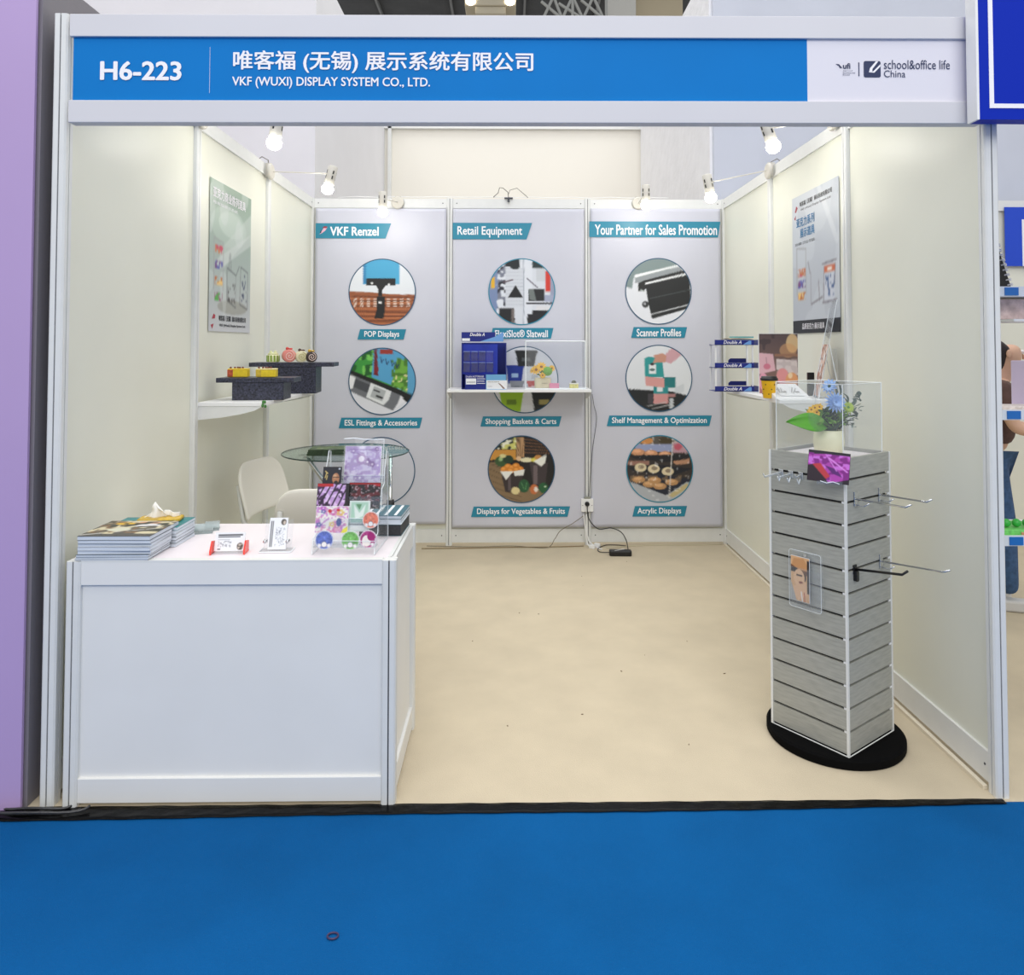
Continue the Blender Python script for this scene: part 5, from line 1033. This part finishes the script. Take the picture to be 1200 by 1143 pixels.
for k in range(9): c = Vector((.045+rs.uniform(-.02, .03), 0, .19+rs.uniform(-.02, .05))); leaf(b, c, c+Vector((rs.uniform(-.02, .02), 0, .03)), .024)
b.build('eucalyptus_foliage', mat('leaf_eucalyptus', (96, 118, 112), .6, var=.25, scale=30), pt, smooth=True)
b = MB(); b.tube([(.0, 0, .08), (.03, -.01, .16), (.02, -.02, .215), (.0, -.02, .245)], .0014, 5); b.tube([(0, 0, .08), (.05, 0, .15), (.12, 0, .185)], .0012, 5); b.tube([(0, 0, .08), (-.03, -.01, .13), (-.065, -.02, .165)], .0012, 5); b.build('stem', mat('stem_green', (110, 120, 70), .6), pt)
M_bl = mat('petal_blue', (160, 192, 236), .6, var=.1, scale=60)
flower(pt, (.005, -.045, .192), (0, -1, .25), .040, 16, M_bl, mat('blue_centre', (120, 150, 190), .7), layers=3)
flower(pt, (-.006, -.03, .248), (-.6, -.6, .35), .030, 12, M_bl, M_leaf2, layers=2)
flower(pt, (.058, -.03, .172), (.1, -1, .4), .025, 14, mat('petal_lime', (176, 200, 70), .6), M_leaf, layers=2)
for c in ((-.075, -.03, .165), (-.082, -.03, .15), (-.062, -.03, .172), (-.045, -.03, .175), (-.055, -.03, .155)): flower(pt, c, (-.2, -1, .2), .014, 6, M_yel, M_cen)

# magenta picture card on a clip at the tower's front edge
pcd = at(971, 547.5, 'y', .150)
A = Art(70, 60, (176, 60, 170)); A.poly([(0, .86), (1, 1), (0, 1)], (20, 14, 30)); A.mottle((206, 110, 214), 8, .55, 5); A.mottle((130, 20, 130), 10, .62, 8); A.poly([(0, 0), (.5, 0), (.36, .3), (.12, .55), (0, .5)], (34, 12, 30)); A.poly([(.1, .55), (.3, .6), (.55, .2), (.45, .1)], (190, 50, 60)); A.poly([(.4, .55), (.6, .3), (.85, .2), (.7, .45)], (90, 16, 110)); A.line((.5, .8), (.95, .4), .04, (226, 140, 230)); A.line((.42, .9), (.7, .4), .03, (216, 130, 222)); A.poly([(.6, 0), (1, 0), (1, .16)], (26, 10, 30)); A.poly([(0, .92), (1, .92), (1, 1), (0, 1)], (24, 14, 32))
cdn = thing('picture_card', 'magenta abstract picture card clipped at the top of the tower', 'picture', (pcd.x, .150, pcd.z), (R(80), R(4), R(-24)))
b = MB(); b.box(-.066, .066, -.052, .052, -.003, 0); b.build('board', M_black, cdn); printed('photo_print', A, cdn, -.065, .065, -.051, .051, .0006)
eas = thing('easel_clip', 'clear easel clip holding the magenta picture card', 'clip', (pcd.x, .142, pcd.z-.054), (0, 0, R(-24)))
b = MB(); b.box(-.04, .04, -.014, .03, -.003, 0); b.box(-.04, .04, -.014, -.012, 0, .01); b.build('ledge', M_acr, eas)
b = MB(); b.tube([(-.03, -.013, .009), (-.01, -.013, .003), (.01, -.013, .008), (.03, -.013, .002)], .0014, 5); b.build('ledge_edge', M_acr_edge, eas)
# local helpers: positions on the tower faces (right face is local -y, left face is local -x)
def tpt(x, y, z): c, s_ = math.cos(TA), math.sin(TA); return Vector((TC[0]+x*c-y*s_, TC[1]+x*s_+y*c, z))
def hook(label, xl, z, L, m, plate_h=.05, rod=.0032, name='display_hook', r2=True, tip=.012, group='display hooks on the tower', droop=0):
    t = thing(name, label, 'hook', tpt(xl, -H2-.001, z), (0, 0, TA), group)
    b = MB(); b.box(-.011, .011, -.003, 0, -plate_h/2, plate_h/2); b.box(-.011, .011, -.001, .006, plate_h/2-.004, plate_h/2); b.build('back_plate', m, t, bevel=.001)
    b = MB(); b.tube([(0, -.002, 0), (0, -L*.9, -droop), (0, -L, tip-droop)], rod, 8); b.build('rod', m, t, smooth=True)
    if r2: b = MB(); b.tube([(0, -.002, -plate_h*.4), (0, -.03, -plate_h*.4-.002), (0, -.05, -plate_h*.15)], rod*.7, 6); b.build('brace', m, t, smooth=True)
    return t
hook('chrome hook nearer the front edge, upper row of the tower', -.09, .893, .19, M_chrome)
hook('chrome hook further back in the upper row of the tower', .075, .888, .18, M_chrome)
hook('long chrome hook in the lower row behind the black hook', .075, .652, .235, M_chrome, droop=-.012)
hook('black plastic hook sticking out of the right tower face', -.10, .655, .18, M_black, .03, .0042, r2=False, tip=.016, droop=-.02)
b = MB(); b.prism(rrect(-.008, .008, -.04, -.004, .006), 0, .012, Matrix.Rotation(pi/2, 4, 'X')); o = b.build('hook_lug', M_black, [x for x in bpy.data.objects if x.name.startswith('display_hook')][-1])
b = MB(); b.ball((H2+.004, -H2+.02, .765), .008, 8, 6, (1, 1, 1)); b.build('knob', M_black, tw_)['label'] = 'tiny black knob'
# clear hooks on the left face
for k, (yl, lb) in enumerate(((.10, 'clear plastic hook at the left edge of the tower'), (.02, 'clear plastic hook nearer the magenta card on the tower'), (.06, 'clear plastic hook between two others on the left tower face'))):
    t = thing('clear_hook', lb, 'hook', tpt(-H2-.001, yl, .955), (0, 0, TA), 'clear hooks on the tower')
    b = MB(); L = (.10, .03, .07)[k]; b.box(-.002, 0, -.009, .009, -.012, .012); b.tube([(-.001, 0, 0), (-L, 0, -.005), (-L-.008, 0, .008)], .003, 8); b.build('hook_body', clear('milky_clear', (235, 240, 244), .72), t, smooth=True)
    b = MB(); b.tube([(-.002, .009, .012), (-.002, -.009, .012), (-.002, -.009, -.012)], .0008, 4); b.tube([(-.001, 0, .003), (-L, 0, -.002)], .0007, 4); b.tube([(-.004, 0, -.012), (-.012, 0, -.028), (-.022, 0, -.012)], .0022, 6); b.build('hook_edge', M_acr_edge, t)
# clear pocket with a printed portrait
pk = thing('acrylic_pocket', 'clear acrylic pocket hanging on the left face of the tower', 'pocket', tpt(-H2-.006, .000, .592), (pi/2, 0, TA-pi/2))
# local x runs from back (left in view) to front, z outwards
b = MB(); b.prism(rrect(-.058, .066, -.10, .10, .008), 0, .002); b.prism(rrect(-.058, .066, -.10, .04, .008), .012, .014); b.build('pane', M_acr, pk)
b = MB(); b.tube([(x, y, .014) for x, y in rrect(-.058, .066, -.10, .10, .008)], .0007, 5, True); b.build('pane_edge', M_acr_edge, pk)
b = MB(); b.lathe([(.006, 0), (.006, .004)], 14, (0, .085, .002)); b.build('screw_cap', M_chrome, pk)
A = Art(50, 90, (222, 176, 130)); A.rect(0, .0, 1, .3, (214, 170, 130)); A.poly([(0, .72), (.15, .95), (.7, .98), (.95, .8), (1, .66), (.6, .7)], (206, 150, 100)); A.poly([(0, .8), (.4, .72), (.9, .7), (1, .62), (.9, .6), (.2, .66), (0, .7)], (110, 66, 40)); A.rect(.0, .64, .35, .74, (30, 26, 30)); A.ell(.68, .55, .16, .1, (60, 40, 34)); A.ell(.45, .52, .3, .2, (232, 190, 150)); A.rect(.3, .56, .62, .6, (70, 44, 36)); A.ell(.55, .42, .12, .03, (140, 70, 60)); A.poly([(.1, .3), (.8, .45), (.95, .2), (.4, .0), (.2, .1)], (228, 184, 146)); A.rect(.88, .2, 1, .95, (40, 30, 34)); A.poly([(0, 0), (.3, 0), (.05, .35), (0, .4)], (170, 170, 168)); A.line((.62, .02), (.56, .2), .05, (236, 236, 240)); A.line((.75, .02), (.72, .2), .04, (180, 60, 50))
pkp = thing('portrait_card', 'portrait card of a person in a tan cap inside the clear pocket', 'card', tpt(-H2-.0125, .018, .592), (pi/2, 0, TA-pi/2))
b = MB(); b.box(-.037, .037, -.078, .078, 0, .002); b.build('card_stock', M_paper, pkp); printed('card_print', A, pkp, -.036, .036, -.077, .077, .0025)

# ------------------------------------------------------------------ spot lamps
M_lamp = mat('lamp_white_plastic', (206, 202, 192), .4)
M_glow = mat('bulb_glow', (255, 250, 238), .4, emit=BULB)
def lamp(label, disc_p, nrm, bulb_p, head_dir, arm_mid=None):
    d, bp, hd = Vector(disc_p), Vector(bulb_p), Vector(head_dir).normalized()
    t = thing('spot_lamp', label, 'lamp', d, (0, 0, 0), 'arm spot lamps on the booth walls'); n = Vector(nrm); bp = bp-d
    q = Vector((0, 0, 1)).rotation_difference(n).to_matrix().to_4x4()
    b = MB(); b.lathe([(.046, 0), (.046, .012), (.04, .018), (.01, .02)], 28, (0, 0, 0), q); b.build('mount_disc', M_lamp, t, bevel=.001)
    b = MB(); b.box(-.02, .02, -.006, .01, -.03, .05, Matrix.Translation(-n*.01)); b.build('rail_clamp', M_lamp, t)
    top = bp-hd*.085
    b = MB(); b.tube([n*.018, n*.03, top-n*.02+Vector((0, 0, .005)), top], .0035, 8); b.build('arm', M_lamp, t, smooth=True)
    q2 = Vector((0, 0, 1)).rotation_difference(hd).to_matrix().to_4x4()
    b = MB(); b.lathe([(.018, -.135), (.027, -.13), (.028, -.028), (.024, -.022)], 24, tuple(bp), q2); hb_ = b.build('lamp_head', M_lamp, t, smooth=True)
    b = MB()
    for a in range(4):
        for z in (-.105, -.075): b.box(.0275, .0285, -.004, .004, z, z+.02, Matrix.Translation(bp) @ q2 @ Matrix.Rotation(a*pi/2-.6, 4, 'Z'))
    b.build('vent_slot', M_black, hb_)
    b = MB(); b.lathe([(.015, -.03), (.022, -.022), (.033, -.004), (.034, .006), (.03, .02), (.018, .031), (.004, .035)], 20, tuple(bp), q2); b.build('bulb', M_glow, t, smooth=True)
lamp('lamp at the upper left, partly behind the fascia', (-1.455, .985, 2.44), (1, 0, 0), at(321.5, 167, 'y', 1.0), (-.12, -.05, -1))
lamp('lamp reaching out from the left wall near the corner', (-1.455, 1.95, 2.425), (1, 0, 0), at(384, 221, 'y', 1.95), (-.25, 0, -1))
lamp('lamp on the back wall above the left banner', (at(466, 237, 'y', 2.97).x, 2.975, 2.44), (0, -1, 0), at(448.5, 248, 'y', 2.62), (0, 0, -1))
lamp('lamp on the back wall above the right banner', (at(748, 237, 'y', 2.97).x, 2.975, 2.44), (0, -1, 0), at(757, 240, 'y', 2.62), (0, 0, -1))
lamp('lamp reaching out from the right wall near the corner', (1.455, 1.95, 2.44), (-1, 0, 0), at(833, 231, 'y', 1.95), (.18, 0, -1))
lamp('lamp at the upper right, partly behind the fascia', (1.455, 1.07, 2.47), (-1, 0, 0), at(906, 171, 'y', 1.07), (.32, -.05, -1))
# cable clip above the middle banner
p = at(596, 234, 'y', 2.97); t = thing('cable_clip', 'small dark clip with two bent wires above the middle banner', 'clip', (p.x, 2.98, 2.475))
b = MB(); b.box(-.03, .03, -.012, .012, -.002, .006); b.box(-.008, .008, -.016, -.012, -.03, .006); b.build('clip_body', M_groove, t)
b = MB(); b.tube([(0, 0, .005), (-.005, 0, .045), (-.04, 0, .075), (-.065, 0, .078), (-.075, 0, .04), (-.11, 0, .008)], .0028, 6); b.tube([(.0, 0, .03), (.01, 0, .06), (.06, 0, .075), (.09, 0, .05), (.14, 0, .006)], .0022, 6); b.build('wire', mat('wire_grey', (120, 116, 108), .5), t, smooth=True)
for k, (x, y, z, dx) in enumerate(((-1.487, 1.98, 2.48, 1), (1.487, 1.98, 2.48, -1))):
    b = MB(); b.tube([(x+.02*dx, y+.0, z-.06), (x+.02*dx, y-.02, z+.015), (x-.01*dx, y-.04, z+.03), (x-.03*dx, y-.03, z+.02), (x-.02*dx, y, z+.008)], .003, 6); o = b.build('lamp_cable', mat('wire_grey', (120, 116, 108), .5), smooth=True); tag(o, ('short looped lamp cable over the left wall post', 'short looped lamp cable over the right wall post')[k], 'cable')
# wires running along the top of the back wall
b = MB(); b.tube([(-1.3+.14*i, 3.0, 2.482+.008*abs(math.sin(i*1.7))) for i in range(18)], .0025, 5); o = b.build('lamp_cable', M_white, smooth=True); tag(o, 'thin white cable along the top of the back wall', 'cable')

# ------------------------------------------------------------------ socket, cables, adapter
sp = at(688.5, 593, 'y', 2.93)
so = thing('power_socket', 'white double power socket low on the back wall post', 'socket', (sp.x, 2.955, sp.z), (pi/2, 0, 0))
b = MB(); b.prism(rrect(-.043, .043, -.045, .045, .006), -.02, .012); b.build('socket_plate', M_white, so, bevel=.002)
b = MB(); b.lathe([(.016, .012), (.016, .03), (.012, .035)], 16, (-.002, .012, 0)); b.build('plug', M_black, so)
b = MB(); [b.lathe([(.003, .012), (.003, .0135)], 8, (sx*.033, 0, 0)) for sx in (-1, 1)]; b.build('screw', M_groove, so)
b = MB(); b.prism(rrect(-.022, .022, .045, .058, .004), -.015, .01); b.build('cable_gland', mat('gland_grey', (150, 150, 140), .5), so)
def cable(label, pts, r, m, res=8):
    pts = [Vector(p) for p in pts]; out = []
    for i in range(len(pts)-1):
        p0 = pts[max(0, i-1)]; p1 = pts[i]; p2 = pts[i+1]; p3 = pts[min(len(pts)-1, i+2)]
        for k in range(res):
            t = k/res; out.append(.5*((2*p1)+(p2-p0)*t+(2*p0-5*p1+4*p2-p3)*t*t+(3*p1-p0-3*p2+p3)*t**3))
    out.append(pts[-1]); b = MB(); b.tube(out, r, 6); o = b.build('power_cable', m, smooth=True); tag(o, label, 'cable', 'cables at the back wall'); return o
def bk(u, v, y=2.93): return at(u, v, 'y', y)
def fl(u, v): p = at(u, v, 'z', 0); p.z = .006; return p
cable('black cable from the socket to the power adapter', [bk(688, 592, 2.915), bk(690, 608, 2.9), bk(701, 620, 2.93), bk(716, 619), bk(728, 624), bk(734, 634, 2.9), fl(736, 645)], .0035, M_black)
cable('thin grey cable sagging left from the socket to the floor', [bk(686, 603), bk(672, 613), bk(657, 622), bk(650, 632), fl(640, 643), fl(600, 641), fl(560, 642), fl(500, 641)], .0025, mat('cable_grey', (120, 112, 96), .6))
cable('thick white cable hanging beside the post to the floor', [bk(687, 603), bk(688, 625), bk(691, 635), fl(698, 642), fl(705, 645)], .006, M_white)
cable('white cable hanging down by the socket, left strand', [bk(684, 603), bk(686, 620), bk(688, 636), fl(692, 643)], .005, M_white)
cable('thin tan cable lying along the foot of the back wall', [fl(494, 644), fl(540, 643.5), fl(600, 642.5), fl(650, 642), fl(684, 641)], .003, mat('cable_tan', (130, 108, 70), .6))
cable('thin pale cable running right along the back wall', [fl(710, 643), fl(760, 640), fl(800, 640), fl(846, 639)], .0025, mat('cable_cream', (206, 198, 170), .6))
cable('black cable loop lying left of the power adapter', [fl(715, 648.5), fl(703, 648), fl(701, 644), fl(710, 640), fl(724, 640), fl(734, 641)], .003, M_black)
for k, (u, v) in enumerate(((694, 643), (700, 641))):
    t = thing('inline_plug', ('white plug on the floor below the socket, left one', 'white plug on the floor below the socket, right one')[k], 'plug', at(u, v, 'z', 0), (0, 0, -.6)); b = MB(); b.prism(rrect(-.022, .022, -.012, .012, .006), 0, .024); b.build('plug_body', M_white, t, bevel=.003)
p = at(727, 651, 'z', 0); t = thing('power_adapter', 'black power adapter brick on the floor near the back wall', 'adapter', (p.x, p.y, 0), (0, 0, R(-3)))
b = MB(); b.prism(rrect(-.075, .075, -.03, .03, .012), 0, .035); b.build('brick', M_black, t, bevel=.006)
b = MB(); b.tube([(-.04, -.02, .036), (0, .0, .038), (.03, .02, .037)], .002, 5); b.build('cable_tie', M_white, t)
cable('thin dark cable hanging on the post right of centre shelf', [at(694, 462, 'y', 2.95), at(696, 475, 'y', 2.95), at(699, 492, 'y', 2.96), at(694, 530, 'y', 2.96), at(690, 585, 'y', 2.955)], .002, M_groove)
